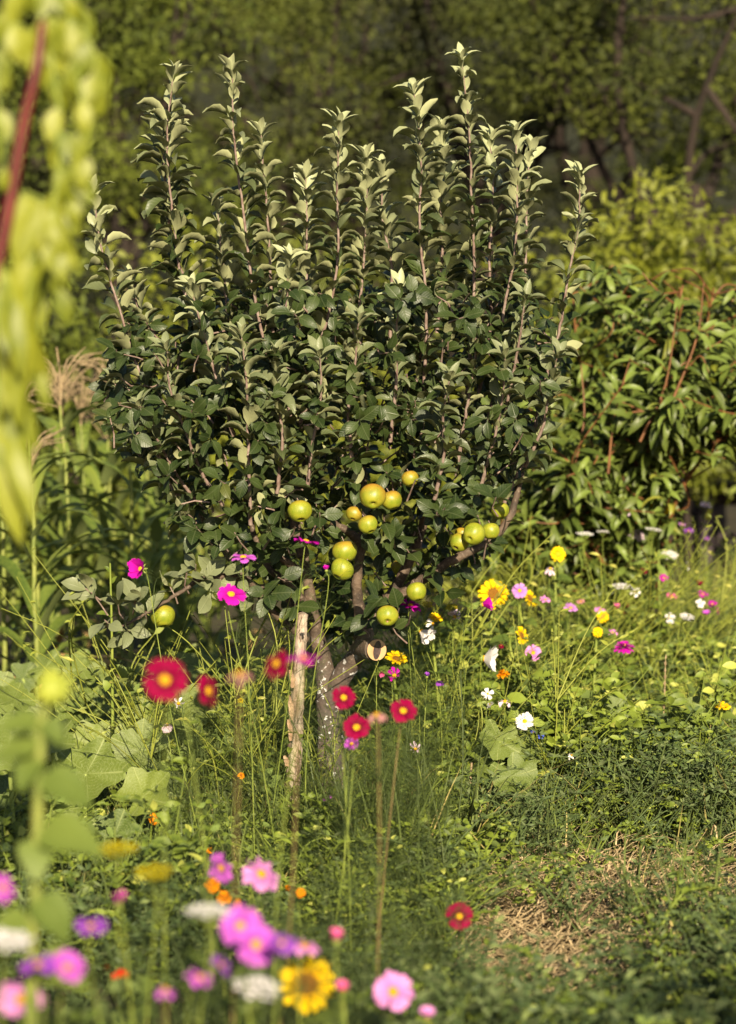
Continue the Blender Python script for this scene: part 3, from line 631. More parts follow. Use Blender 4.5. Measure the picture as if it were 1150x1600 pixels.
for px, py, d in ((690, 800, 6.6), (705, 815, 6.66), (748, 812, 6.62), (772, 785, 6.6), (790, 815, 6.66), (760, 850, 6.66), (600, 935, 6.62), (622, 955, 6.62), (588, 945, 6.66), (640, 968, 6.64), (616, 985, 6.66), (690, 925, 6.9), (660, 905, 6.9), (575, 960, 6.72), (570, 985, 6.8), (440, 905, 6.8), (420, 930, 6.82), (450, 860, 6.75), (400, 880, 6.8), (425, 835, 6.7), (380, 850, 6.72), (460, 950, 6.88), (500, 830, 6.8), (610, 850, 6.8), (640, 865, 6.85), (590, 900, 6.9), (520, 920, 6.95), (505, 960, 7.05), (540, 970, 7.05), (600, 820, 6.75), (470, 830, 6.72), (345, 850, 6.75), (310, 830, 6.75)):
    p = W(px, py, d); rosettes(g, gt, [p], [np.array([U(-.3, .3), -.6, .5])], (4, 6), .074)
k_ = g.join(gt); link("crown_foliage", g.mesh("crown_foliage", M['apple_leaf'], mat2=(M['shoot_bark'], k_)), apple_tree)
g, gt = Geo(), Geo()                                         # greyish leaves of the low drooping branch
for px, py, d, a in ((150, 935, 6.66, (-.5, -.4, .8)), (185, 950, 6.67, (-.2, -.5, .8)), (170, 975, 6.66, (-.5, -.5, .5)), (210, 945, 6.68, (.1, -.5, .8)), (228, 962, 6.7, (0, -.6, .5)), (290, 905, 6.74, (.2, -.5, .8)), (305, 890, 6.76, (0, -.5, .9)), (320, 905, 6.78, (.2, -.6, .3)),
                     (270, 925, 6.74, (-.3, -.3, .9)), (200, 985, 6.68, (0, -.7, .2)), (345, 900, 6.8, (.1, -.5, .7)), (372, 905, 6.84, (.1, -.6, .4)), (330, 925, 6.8, (0, -.7, .1)), (395, 935, 6.88, (0, -.6, .5)), (140, 925, 6.66, (-.8, -.3, .5))):
    rosettes(g, gt, [W(px, py, d)], [np.array(a)], (4, 6), .075, 45, 0.32)
k_ = g.join(gt); link("low_foliage", g.mesh("low_foliage", M['apple_leaf'], mat2=(M['shoot_bark'], k_)), low_limb)

def lathe(g, prof, n=24, wob=0.0):
    a = np.linspace(0, 6.283185, n, endpoint=False); ph = U(0, 6, 3); V = []
    for r, z in prof:
        f = 1 + wob * (np.sin(a + ph[0]) * .6 + np.sin(2 * a + ph[1]) * .5 + 0.5 * np.sin(5 * a + ph[2]) * (z < 0))
        V.append(np.stack([r * f * np.cos(a), r * f * np.sin(a), np.full(n, z)], 1))
    m = len(prof); i = np.arange(m - 1)[:, None] * n; j = np.arange(n)[None]
    F = np.stack([i + j, i + (j + 1) % n, i + n + (j + 1) % n, i + n + j], -1).reshape(-1, 4)
    return g.add(np.concatenate(V), F)
th = np.linspace(0.0, math.pi, 22)
def apple_profile(r, e):
    out = []
    for t in th:                                            # from the calyx (z<0) to the stalk
        z = -math.cos(t); rad = math.sin(t) ** 0.9
        zz = z * e + 0.30 * math.exp(-(rad / 0.24) ** 2) * (1 if z < 0 else -1.15)
        rad *= 1.0 + 0.10 * z
        out.append((max(rad, 0.004) * r, zz * r))
    return out
for px, py, d, dia, cal, lab in APPLES:
    c = W(px, py, d); r = dia * d / FPX / 2 * 1.02; g = Geo(); lathe(g, apple_profile(r, U(.84, .97)), 28, 0.045)
    o = link("apple", g.mesh("apple", M['apple'])); tag(o, lab, "apple", "apples on the apple tree")
    q = Vector((-cal[0], -cal[1], -cal[2])).to_track_quat('Z', 'Y'); o.rotation_euler = q.to_euler(); o.location = c
    g = Geo(); tube(g, smooth_path([(0, 0, r * .55), (r * .03, 0, r * .9), (r * .15, 0, r * 1.25)], 4), .0014, 5)
    link("stalk", g.mesh("stalk", M['shoot_bark']), o, local=True)
    g = Geo(); n = 5
    place(g, [leaf_tpl(1, .5, 3, -40, .3, petiole=0)], np.zeros((n, 3)) + [0, 0, -r * .60], np.stack([np.cos(np.arange(n) * 1.257), np.sin(np.arange(n) * 1.257), np.full(n, -.6)], 1), np.tile([0, 0, -1.], (n, 1)), r * .22)
    link("calyx", g.mesh("calyx", M['dead_leaf']), o, local=True)

# ------------------------------------------------------------------ stake
sp = [W(456, 1352, 6.72), W(458, 1250, 6.72), W(463, 1130, 6.73), W(468, 1040, 6.74), W(472, 960, 6.75)]
stake = thing("wooden_stake", (sp[0][0], sp[0][1], 0), "weathered wooden stake with peeling bark beside the apple trunk", "stake")
sp[0] = np.array([sp[0][0] - .002, sp[0][1], -.08])
g = Geo(); P = smooth_path(sp, 16); P = P + rng.normal(size=P.shape) * .0012
tube(g, P, [.018, .0195, .0205, .0185, .0165, .0155], 16, rough=0.06); link("post", g.mesh("post", M['stake']), stake)
for px, py, ln, sd in ((456, 1105, .07, -1), (458, 1060, .05, -1), (449, 1188, .03, -1), (455, 1140, .06, -1), (451, 1235, .05, -1)):
    c = W(px, py, 6.705); a = np.linspace(-.5, .5, 7); V = []
    for k, t in enumerate(a):
        wv = .006 * (1 - abs(t) * 1.2) + U(.001, .003)
        for s in (-1, 0, 1): V.append(c + np.array([s * wv + sd * (.006 * abs(t) * 2 * (t > 0) + U(0, .002)), -.008 - .005 * abs(s), t * ln]))
    g = Geo(); g.add(np.array(V), np.array([(i * 3 + s, i * 3 + s + 1, i * 3 + 4 + s, i * 3 + 3 + s) for i in range(6) for s in (0, 1)]))
    link("bark_flap", g.mesh("bark_flap", M['bark_flap']), stake)

# ================================================================== PEACH TREE at the right
T_peach = [leaf_tpl(1, .27, 6, d, f, .8, .9, .06, wv, ph) for d, f, wv, ph in ((70, .35, .01, 0), (95, .5, .012, 1), (50, .25, .01, 2), (80, .6, .012, 3))]
px0 = W(1010, 1120, 9.4)
peach = thing("peach_tree", (px0[0], 9.4, 0), "bushy peach tree with long drooping leaves and orange twigs", "tree")
g = Geo(); tube(g, smooth_path([(px0[0], 9.4, -.1), (px0[0] + .03, 9.4, .25), (px0[0], 9.4, .45)]), [.07, .055, .045], 12, rough=.05); link("trunk", g.mesh("trunk", M['bark_dark']), peach)
PB = [([(1010, 1000), (950, 900), (880, 820), (830, 700)], 9.2), ([(1010, 1000), (990, 860), (940, 700), (905, 560), (895, 460)], 9.2), ([(1010, 1000), (1010, 820), (1000, 650), (985, 500), (985, 450)], 9.4),
      ([(1010, 1000), (1030, 820), (1065, 660), (1100, 530), (1115, 450)], 9.2), ([(1010, 1000), (1040, 840), (1100, 690), (1190, 570), (1220, 480)], 9.5), ([(1000, 1000), (930, 880), (850, 770), (800, 640)], 9.6),
      ([(1010, 990), (960, 850), (990, 740), (1040, 610), (1060, 500), (1062, 450)], 8.9), ([(1010, 990), (930, 860), (890, 790), (900, 720)], 8.8), ([(980, 960), (900, 880), (830, 850), (770, 868)], 9.0), ([(1020, 960), (1050, 800), (1120, 690), (1220, 620)], 8.9),
      ([(990, 860), (1000, 760), (1015, 690), (1035, 640)], 8.8)]
g_sh = Geo(); starts = []
for pts, d in PB:
    n = len(pts); P = smooth_path([W(p[0], p[1], 9.4 + (d - 9.4) * i / (n - 1)) for i, p in enumerate(pts)], 7)
    g = Geo(); tube(g, P, [.016, .008, .005, .003], 7, rough=.03); link("limb", g.mesh("limb", M['peach_bark']), peach); starts.append(P)
gl, gw = Geo(), Geo()
def peach_shoot(P, size=.125):
    seg = np.concatenate([[0], np.cumsum(np.linalg.norm(np.diff(P, axis=0), axis=1))]); s = np.arange(.02, seg[-1], .022); n = len(s)
    if n < 2: return
    keep = lambda p: ~((p[:, 0] > 1.16) & (p[:, 2] < 1.0)) & (p[:, 2] < 1.66 + .07 * np.sin(p[:, 0] * 9))
    p = np.stack([np.interp(s, seg, P[:, k]) for k in range(3)], 1); T = norm(np.gradient(p, axis=0)); a = np.arange(n) * 2.4 + U(0, 6)
    x = norm(np.cross(T, [.1, .9, .3])); y = np.cross(T, x)
    D = (x * np.cos(a)[:, None] + y * np.sin(a)[:, None]) * .8 + T * .75 + rng.normal(size=(n, 3)) * .15
    f = s / seg[-1]
    m = keep(p + D * .06); place(gl, T_peach, p[m], D[m], np.tile([.1, -.5, .8], (m.sum(), 1)) + rng.normal(size=(m.sum(), 3)) * .25, (U(.8, 1.15, n) * size * (1.05 - .35 * f))[m], U(0, .97, m.sum()), (np.clip(f * 2 - 1.2, 0, 1) * .7)[m])
for P in starts:
    peach_shoot(P[len(P) // 2:])
    for k in range(44):
        s = P[int(len(P) * U(.16, .97))]; d = np.array([U(-.30, .30), U(-.34, .26), U(.0, .34)]); e = s + d * U(.5, 1.1)
        if (e[0] > 1.16 and e[2] < 1.0) or e[2] > 1.72: continue
        q = smooth_path([s, s + d * .45 + rng.normal(size=3) * .035, e + [0, 0, -.03]], 5); tube(gw, q, [.0045, .002], 5, cap=False); peach_shoot(q)
link("foliage", gl.mesh("foliage", M['peach_leaf']), peach); link("twigs", gw.mesh("twigs", M['peach_bark']), peach)
for pts, d0, d1 in (([(1045, 640), (1088, 530), (1100, 440)], 8.8, 8.8), ([(1000, 690), (1040, 600), (1058, 480)], 8.8, 8.8), ([(890, 760), (912, 660), (908, 570)], 8.85, 8.9), ([(950, 740), (960, 650), (985, 560)], 8.8, 8.8)):
    P = smooth_path([W(*pts[0], d0), W(*pts[1], d0), W(*pts[2], d1)], 7); peach_shoot(P, .11); g = Geo(); tube(g, P, [.0055, .002], 6)
    link("shoot", g.mesh("shoot", M['peach_bark']), peach)

# ================================================================== MAIZE
def ribbon(P, Wd, up, g, fold=.25, rnd=.5, age=0.0, wave=0.0):
    n = len(P); T = norm(np.gradient(P, axis=0)); X = norm(np.cross(T, up)); Z = np.cross(X, T); t = np.linspace(0, 1, n); V, UV = [], []
    for i in range(n):
        for s in (-1, 0, 1):
            V.append(P[i] + X[i] * s * Wd[i] + Z[i] * (abs(s) * Wd[i] * fold + wave * s * math.sin(t[i] * 19))); UV.append((s, t[i]))
    F = np.array([(i * 3 + s, i * 3 + s + 1, i * 3 + 4 + s, i * 3 + 3 + s) for i in range(n - 1) for s in (0, 1)])
    return g.add(np.array(V), F, rnd, age, np.array(UV))
def maize(px, y, top_py, label, tassel=True, dry=1):
    b = W(px, 1100, y); x = b[0]; h = W(px, top_py, y)[2]; hs = h * .86 if tassel else h * .95
    t = thing("maize_plant", (x, y, 0), label, "maize", "maize plants in the row")
    P = smooth_path([(x, y, -.05), (x + U(-.02, .02), y, hs * .5), (x + U(-.03, .03), y + U(-.02, .02), hs)], 8); g = Geo()
    P = P + np.cumsum(rng.normal(size=P.shape) * [.004, .004, 0], 0); tube(g, P, [.011, .009, .005], 8); link("stalk", g.mesh("stalk", M['corn_stalk']), t)
    az = U(0, 6.28)
    for k in range(11):
        z = hs * (.08 + .082 * k); a = az + k * math.pi + U(-.5, .5); L_ = U(.42, .68) * (1 - .25 * abs(k - 4) / 4); el = R(U(48, 70)); dr = U(1.6, 2.5)
        n = 12; q = [np.array([np.interp(z, P[:, 2], P[:, 0]), y, z])]; dirx = np.array([math.cos(a), math.sin(a), 0])
        for i in range(n):
            e = el - dr * (i / n) ** 1.25; q.append(q[-1] + (dirx * math.cos(e) + np.array([0, 0, math.sin(e)])) * L_ / n)
        q = np.array(q); tt = np.linspace(0, 1, n + 1); wd = .030 * np.sin(math.pi * np.clip(tt * .86 + .14, 0, 1)) ** .75 + .001
        g = Geo(); dead = k < dry; ribbon(q, wd * (.7 if dead else 1), [0, 0, 1.], g, .3, U(0, 1), 0, .004); link("leaf", g.mesh("leaf", M['corn_dry' if dead else 'corn_leaf']), t)
    if tassel:
        g = Geo(); top = P[-1]
        tube(g, smooth_path([top, top + [.005, 0, .08], top + [U(-.02, .02), 0, h - hs + .03]], 5), [.004, .005, .003], 5)
        for k in range(18):
            a = U(0, 6.28); s = top + [0, 0, U(.0, .09)]; o_ = np.array([math.cos(a), math.sin(a), 0]); L_ = U(.15, .27)
            tube(g, smooth_path([s, s + o_ * L_ * U(.25, .45) + [0, 0, L_ * .5], s + o_ * L_ * U(.6, .9) + [0, 0, L_ * U(.3, .75)]], 5), [.0018, .0030, .0014], 5, rough=.25)
        link("tassel", g.mesh("tassel", M['tassel']), t)
MZ = [(60, 8.6, 640, "maize plant at the left edge, stalk thick and sunlit with a dry hanging leaf", False, 2), (112, 9.4, 555, "maize plant with the largest spreading straw-coloured tassel", True, 1), (162, 9.8, 560, "maize plant with a tall narrow tassel touching the apple leaves", True, 1), (52, 9.0, 690, "short maize plant with a sparse low tassel behind the thick sunlit stalk", True, 1),
      (205, 9.0, 705, "tassel-less maize plant under the long bent leaf near the apple tree", False, 1), (250, 9.4, 730, "maize plant half hidden behind the apple tree's lower left leaves", False, 1), (8, 9.3, 640, "maize plant cut by the left edge behind the drooping plant", True, 1), (290, 9.8, 760, "maize plant in shade behind the low drooping apple branch", False, 1),
      (135, 10.4, 600, "far maize plant between the two tall tassels", True, 1), (85, 10.6, 590, "far maize plant behind the largest tassel", True, 1), (185, 10.6, 640, "far maize plant close to the apple tree's left flank", True, 0), (30, 10.4, 580, "far maize plant behind the drooping plant's tip", True, 0), (330, 10.0, 800, "low maize plant seen under the apple crown", False, 1), (230, 10.7, 700, "far low maize plant beside the apple crown's edge", False, 0), (385, 10.4, 830, "stunted maize plant behind the apple limbs", False, 1)]
for a in MZ: maize(*a)

# ================================================================== SQUASH
def squash_leaf_mesh(seed):
    r_ = np.random.default_rng(seed); n, rings = 44, 5; a = np.linspace(-math.pi, math.pi, n, endpoint=False)
    lob = 1 + .11 * np.cos(5 * a) + .03 * np.sign(np.sin(17 * a)) * r_.uniform(.4, 1, n) + .05 * r_.normal(size=n) * .5
    notch = 1 - .55 * np.exp(-(np.minimum(np.abs(a - math.pi), np.abs(a + math.pi)) / .35) ** 2); lob = lob * notch
    V = [[0, 0, 0]]; UV = [[0, 0]]
    ph = r_.uniform(0, 6, 4); cup = r_.uniform(-.12, .22)
    for k in range(1, rings + 1):
        f = k / rings; rr = f * (1 + (lob - 1) * f)
        z = cup * rr ** 2 + .05 * f * np.sin(5 * a + math.pi) + .07 * f ** 2 * np.sin(3 * a + ph[0]) + .03 * f ** 2 * np.sin(9 * a + ph[1])
        V += list(np.stack([rr * np.sin(a), rr * np.cos(a), z], 1)); UV += [[math.sin(2.5 * b), f] for b in a]
    F4 = []; F3 = [[0, 1 + (i + 1) % n, 1 + i] for i in range(n)]
    for k in range(rings - 1):
        o = 1 + k * n; F4 += [[o + i, o + (i + 1) % n, o + n + (i + 1) % n, o + n + i] for i in range(n)]
    g = Geo(); g.add(np.array(V), np.array(F4), r_.uniform(0, 1), 0, np.array(UV)); g.F.append(np.array(F3)); return g.mesh("leaf", M['squash_leaf'])
SQ = [squash_leaf_mesh(s) for s in range(6)]
def squash(px, y, label, nleaf, spread, size=(.06, .095), hgt=(.08, .34), shown=()):
    x = W(px, 1300, y)[0]; t = thing("squash_plant", (x, y, 0), label, "squash", "squash plants around the apple tree")
    for k in range(nleaf + len(shown)):
        a = U(0, 6.28); rd = spread * math.sqrt(U(.02, 1)); p = np.array([x + rd * math.cos(a), y + rd * math.sin(a) * .9, U(*hgt) + (.10 if rd < spread * .4 else 0)])
        big = shown[k - nleaf] if k >= nleaf else None
        if big: p = W(*big[:3])
        o = bpy.data.objects.new("leaf", SQ[rng.integers(0, 6)]); sc.collection.objects.link(o); o.parent = t
        nrm = (Vector((.15, -1, .75)) if big else Vector((U(-.45, .55), U(-1.3, -.35), .8))).normalized(); q = nrm.to_track_quat('Z', 'Y').to_matrix().to_4x4()
        o.matrix_basis = Matrix.Translation(Vector(p) - t.location) @ q @ Matrix.Rotation(U(-.5, .5) + 3.14 if big else U(0, 6.28), 4, 'Z') @ Matrix.Scale(big[3] if big else U(*size), 4)
        g = Geo(); tube(g, smooth_path([(x + (p[0] - x) * .35, y + (p[1] - y) * .35, 0), (x + (p[0] - x) * .75, y + (p[1] - y) * .75, p[2] * .6), p - [0, 0, .004]], 4), [.007, .005], 6); link("petiole", g.mesh("petiole", M['squash_stem']), t)
for a in ((150, 7.9, "squash plant with many broad leaves below the maize", 18, .42), (270, 7.6, "squash plant with sunlit leaves left of the apple stake", 16, .38, (.055, .09), (.10, .40), ((215, 1125, 7.2, .065), (180, 1165, 7.1, .06), (300, 1130, 7.2, .06), (245, 1205, 7.0, .06), (330, 1180, 7.1, .06))), (60, 7.3, "squash plant at the left edge with white-flecked leaves", 15, .36, (.06, .095), (.08, .34), ((95, 1385, 6.3, .075), (40, 1400, 6.2, .07))), (190, 6.8, "squash plant in half shade around the orange marigolds", 17, .36), (300, 6.9, "squash plant with a pale folded leaf beside the marigold pair", 9, .26),
          (40, 6.15, "nearest squash plant, big leaf boldly flecked with white", 8, .26, (.08, .11)), (125, 6.3, "low squash plant with a bright triangular leaf near the grass", 7, .24, (.07, .10)), (795, 7.1, "squash plant with one large pale leaf in the sunny meadow", 5, .12, (.05, .07), (.12, .26), ((800, 1212, 6.75, .064), (745, 1275, 6.8, .045))), (900, 7.5, "small squash plant amid weeds below the pink meadow flowers", 7, .22, (.04, .06)), (380, 8.4, "squash plant behind the apple trunk", 9, .35), (1010, 7.4, "squash plant nearly buried in herbs at the meadow's sunny side", 6, .28, (.04, .06))): squash(*a)

# ================================================================== NEAR PLANTS AT THE LEFT EDGE
def near_vine():
    Y = 3.4; b = W(-60, 1000, Y); t = thing("drooping_plant", (b[0], Y, 0), "very blurred tall plant with dark red stem and drooping yellow-green leaves", "plant")
    Yf = Y - .03; P = smooth_path([(b[0] - .03, Yf, -.05), W(-40, 800, Yf), W(-12, 470, Yf), W(12, 340, Yf), W(36, 200, Yf), W(60, 90, Yf), W(72, -40, Y)], 8); g = Geo()
    tube(g, P, [.011, .010, .009, .008, .007, .005], 10); link("stem", g.mesh("stem", M['stem_red']), t)
    tp = [leaf_tpl(1, .55, 6, d, .3, .7, .8, .1, .03, ph) for d, ph in ((35, 0), (60, 1), (20, 2))]
    tp2 = [leaf_tpl(1, .24, 7, d, .35, .7, .8, .05, .02, ph) for d, ph in ((20, 0), (35, 1))]
    strands = [([(70, 20), (105, 60), (128, 170), (120, 290), (100, 330)], .036, tp, 18), ([(75, 60), (95, 200), (84, 330), (92, 450)], .036, tp, 16), ([(60, 60), (20, 40), (-5, 120), (8, 260)], .034, tp, 11), ([(64, 30), (110, 30), (150, 90), (132, 160)], .036, tp, 12), ([(10, 20), (40, -30), (90, -20), (140, 20)], .038, tp, 14),
               ([(25, 280), (48, 360), (44, 460), (30, 560)], .075, tp2, 11), ([(40, 300), (78, 330), (76, 430), (52, 560)], .07, tp2, 14), ([(-5, 400), (20, 470), (24, 560), (8, 680)], .085, tp2, 18), ([(-40, 450), (-10, 520), (-4, 600), (-10, 720)], .08, tp2, 14)]
    for pts, sz, tpl, n in strands:
        q = smooth_path([W(p[0], p[1], Y + U(-.05, .05)) for p in pts], 8); g = Geo(); tube(g, q, [.0028, .0015], 6); st = link("drooping_stem", g.mesh("drooping_stem", M['stem_green']), t)
        i = np.linspace(0, len(q) - 1, n).astype(int); g = Geo()
        D = np.stack([U(-.45, .45, n), U(-.5, .3, n), -np.ones(n)], 1); sz = sz * 1.34; place(g, tpl, q[i], D, np.stack([U(-.4, .4, n), -np.ones(n), U(.1, .5, n)], 1), U(.8, 1.2, n) * sz)
        link("foliage", g.mesh("foliage", M['vine_leaf']), st)
near_vine()
def heart_leaf(g, p, d, up, s, droop=45):
    return place(g, [leaf_tpl(1, .78, 6, droop, .25, .55, .75, .0, .02, 1)], [p], [d], [up], s)
def young_sunflower():
    Y = 3.15; b = W(48, 1560, Y); t = thing("young_sunflower", (b[0], Y, 0), "blurred young sunflower with pale thick stem and unopened yellow-green bud", "sunflower")
    P = smooth_path([(b[0], Y, -.05), b, W(55, 1400, Y), W(62, 1200, Y), W(66, 1120, Y), W(82, 1085, Y)], 8); g = Geo(); tube(g, P, [.009, .0085, .0075, .0065, .006], 10); link("stem", g.mesh("stem", M['corn_stalk']), t)
    g = Geo(); c = W(82, 1076, Y - .01); V = lathe(Geo(), [(.001, -.02), (.013, -.018), (.020, -.006), (.020, .004), (.014, .012), (.004, .016), (.001, .016)], 16)
    q = Vector((.2, -.8, .45)).to_track_quat('Z', 'Y').to_matrix(); pts = V.V[0] @ np.array(q).T + c; g.add(pts, V.F[0])
    n = 22; a = np.arange(n) * .571; D = np.stack([np.cos(a), np.sin(a), U(.2, .8, n)], 1) @ np.array(q).T
    place(g, T_tip, np.tile(c, (n, 1)), D, np.tile(np.array(q)[:, 2], (n, 1)), U(.022, .03, n)); link("bud", g.mesh("bud", M['bud']), t)
    for px, py, d, s in ((66, 1125, (.7, -.3, -.55), .04), (62, 1130, (-.8, -.3, .1), .05), (60, 1165, (-.9, -.1, -.1), .055), (62, 1215, (.9, -.2, -.25), .072), (58, 1300, (.95, -.25, -.05), .085), (56, 1310, (.1, -.8, -.7), .055), (54, 1400, (.8, -.3, -.7), .07), (52, 1440, (-.8, -.2, -.2), .07), (62, 1180, (-.6, -.5, -.7), .05), (52, 1500, (.8, -.2, -.2), .075)):
        g = Geo(); heart_leaf(g, W(px, py, Y), np.array(d), np.array([d[0] * .3, -.55, .8]), s * 1.12); link("leaf", g.mesh("leaf", M['sun_leaf']), t)
young_sunflower()

# ================================================================== FLOWERS
def petal_ring(g, n, L, Wd, cup=20, droop=25, notch=0.12, r0=0.0, z0=0.0, jit=.06, twist=0.0, peak=1.0, rag=0.0, off=0.0):
    ns, nw = 5, 5
    for k in range(n):
        a = 2 * math.pi * k / n + off + rng.normal() * jit; LL = L * U(.92, 1.06); e0 = R(cup) + rng.normal() * .12; V, UV = [], []
        y, z = r0, z0; tt = np.linspace(0, 1, ns + 1); Wk = Wd * U(.92, 1.08); tw = rng.normal() * twist
        for i, t in enumerate(tt):
            e = e0 - R(droop) * t
            if i: y += math.cos(e) * LL / ns; z += math.sin(e) * LL / ns
            prof = (.22 + .78 * math.sin(min(1, t * 1.05 * peak) * math.pi / 2) ** 1.1) * (1 - .55 * max(0, (t - .8) / .2) ** 2 * (1 if notch >= 0 else 1.7))
            for j in range(nw):
                u = j / (nw - 1) * 2 - 1; yy = y; 
                if i == ns: yy -= LL * (abs(notch) * (1 if j % 2 else 0) * .8 + rag * U(0, .12)) if notch >= 0 else -LL * notch * (1 - abs(u))
                x = u * prof * Wk / 2; zz = z + .16 * abs(u) ** 2 * prof * Wk * .6 + tw * u * Wk * t + .012 * Wk * math.sin(6 * u)
                V.append((x * math.cos(a) - yy * math.sin(a), x * math.sin(a) + yy * math.cos(a), zz)); UV.append((u, t))
        F = [(i * nw + j, i * nw + j + 1, (i + 1) * nw + j + 1, (i + 1) * nw + j) for i in range(ns) for j in range(nw - 1)]
        g.add(np.array(V), np.array(F), U(0, 1), 0, np.array(UV))
    return g
def dome(g, r, h, z0, n=14, rings=5, rough=.0):
    pr = [(max(.0001, r * math.cos(t)), z0 + h * math.sin(t)) for t in np.linspace(0, math.pi / 2, rings)]
    k = g.n; lathe(g, [(.0001, z0 - h * .3)] + pr, n); 
    if rough: g.V[-1] += rng.normal(size=g.V[-1].shape) * r * rough
    return g
HEADS = {}
def head(kind, col, var):
    """Petals and centre of a unit-diameter bloom facing +Z."""
    key = (kind, col, var)
    if key in HEADS: return HEADS[key]
    g, c = Geo(), Geo(); cm = 'disc_yellow'
    if kind == 'cosmos': petal_ring(g, 8, .43, .325, (20, 8, 36)[var % 3], (38, 24, 55)[var % 3], .13, .05, 0, .10, .16, rag=.5); dome(c, .12, .07, .01, rough=.05)
    elif kind == 'cup': petal_ring(g, 8, .50, .36, (62, 50, 70)[var % 3], 18, .10, .04, 0, .09, .10); dome(c, .10, .07, .02, rough=.05)
    elif kind == 'fade': petal_ring(g, 6, .42, .22, 8, 75, .10, .05, 0, .25, .4, rag=.5); dome(c, .11, .09, .0, rough=.08)
    elif kind == 'sunflower': petal_ring(g, 17, .36, .13, 14, 20, -.10, .17, 0, .08, .15, 1.0); petal_ring(g, 15, .33, .12, 26, 20, -.10, .16, .01, .1, .15, off=.2); dome(c, .20, .06, .0, 20, 6, .04); cm = 'disc_brown'
    elif kind == 'goldflower': petal_ring(g, 13, .34, .17, 16, 24, .06, .15, 0, .08, .12); petal_ring(g, 10, .28, .16, 36, 20, .06, .13, .02, .1, .12, off=.3); dome(c, .17, .08, .0, 16, 5, .05)
    elif kind == 'marigold':
        for k, (n, r, cu) in enumerate(((12, .40, 8), (11, .33, 28), (10, .26, 46), (8, .18, 62), (5, .11, 76))): petal_ring(g, n, r, .20, cu, 35, .12, .06, .05 * k, .15, .3, off=k * .3, rag=.6)
        dome(c, .1, .1, .1, rough=.1)
    elif kind == 'zinnia':
        for k, (n, r, cu) in enumerate(((16, .40, -6), (14, .34, 10), (11, .27, 28), (8, .18, 50))): petal_ring(g, n, r, .14, cu, 15, .03, .07, .035 * k, .1, .1, off=k * .2)
        dome(c, .09, .09, .10, rough=.1)
    elif kind == 'umbel':
        for k in range(34):
            rr = .5 * math.sqrt((k + .5) / 34); a = k * 2.399; p = np.array([rr * math.cos(a), rr * math.sin(a), .10 - .22 * rr ** 2 + U(-.02, .02)])
            q = Geo(); petal_ring(q, 5, .075, .08, 25, 20, .0, .008, 0, .1); g.add(q.V[0] if len(q.V) == 1 else np.concatenate(q.V) + p, np.concatenate([f + 0 for f in q.F]), .2, 0, np.concatenate(q.UV))
            tube(c, [(0, 0, -.30), (p[0] * .5, p[1] * .5, -.12), p], [.008, .006], 4, cap=False)
        cm = 'stem_green'
    elif kind == 'daisy': petal_ring(g, 5, .44, .34, 24, 30, .05, .05, 0, .1, .15); dome(c, .09, .06, .01)
    elif kind == 'bud':
        petal_ring(g, 6, .75, .46, 84, 30, .08, .05, 0, .2, .1); dome(c, .24, .30, -.05)
        cm = 'stem_green'
    HEADS[key] = (g.mesh("petals", M['p_' + col]), c.mesh("flower_centre", M[cm]), None)
    return HEADS[key]
CALYX = None
def calyx_mesh():
    global CALYX
    if CALYX is None:
        g = Geo(); lathe(g, [(.0001, -.16), (.05, -.15), (.10, -.07), (.12, -.005), (.05, .0)], 10); n = 8; a = np.arange(n) * .785
        place(g, [leaf_tpl(1, .3, 3, 30, .3, petiole=0)], np.stack([np.cos(a) * .06, np.sin(a) * .06, np.full(n, -.05)], 1), np.stack([np.cos(a), np.sin(a), np.full(n, .1)], 1), np.tile([0, 0, 1.], (n, 1)), .20)
        CALYX = g.mesh("calyx", M['stem_green'])
    return CALYX
FEATHER_TP = []
def feather_leaf(n_pair=6, L=.10):
    g = Geo(); th = leaf_tpl(1, .030, 2, 20, .2, petiole=0, peak=1)
    t = np.linspace(.12, 1, n_pair); P, D, S = [], [], []
    q = smooth_path([(0, 0, 0), (0, L * .5, .012), (0, L, -.012)], n_pair); ribbon(q, np.full(len(q), .0008), [0, 0, 1.], g)
    for k in t:
        p = np.array([0, L * k, .02 * math.sin(k * 3)])
        for s in (-1, 1): P.append(p); D.append([s * .75, .65, U(-.3, .4)]); S.append(.045 * (1.15 - .6 * k) * U(.8, 1.3)); P.append(p + np.array([s * .012, .010, 0])); D.append([s * .35, 1, U(-.4, .4)]); S.append(.03 * (1.1 - .4 * k))
    place(g, [th], P, D, np.tile([0, 0, 1.], (len(P), 1)), np.array(S)); return g
FL = [bake(feather_leaf(U(5, 8).astype(int) if hasattr(U(5, 8), 'astype') else int(U(5, 8)), U(.08, .13))) for _ in range(5)]
def put(g, tpl, p, d, up, s=1.0, rnd=.5):
    V, Fs, UV, PV = tpl; d = np.array(d) / np.linalg.norm(d); z = np.array(up) - d * np.dot(up, d); z /= np.linalg.norm(z); x = np.cross(d, z)
    b = g.n; Q = (V @ np.stack([x, d, z])) * s + p; g.add(Q, Fs[0], rnd, 0, UV)
    for F in Fs[1:]: g.F.append(F + b)
FACE = dict(c=(.12, -1, .30), u=(.1, -.45, 1), up=(.05, -.12, 1), l=(-.9, -.55, .35), r=(.9, -.5, .35), d=(.1, -.9, -.45), a=(.2, .6, .75), sl=(-1, -.12, .25), sr=(1, -.12, .15), dr=(.7, -.5, -.6), dl=(-.7, -.5, -.6))
NAME = dict(cosmos='cosmos', cup='cosmos', fade='cosmos', sunflower='sunflower', goldflower='sunflower', marigold='marigold', zinnia='zinnia', umbel='yarrow', daisy='wildflower', bud='cosmos')
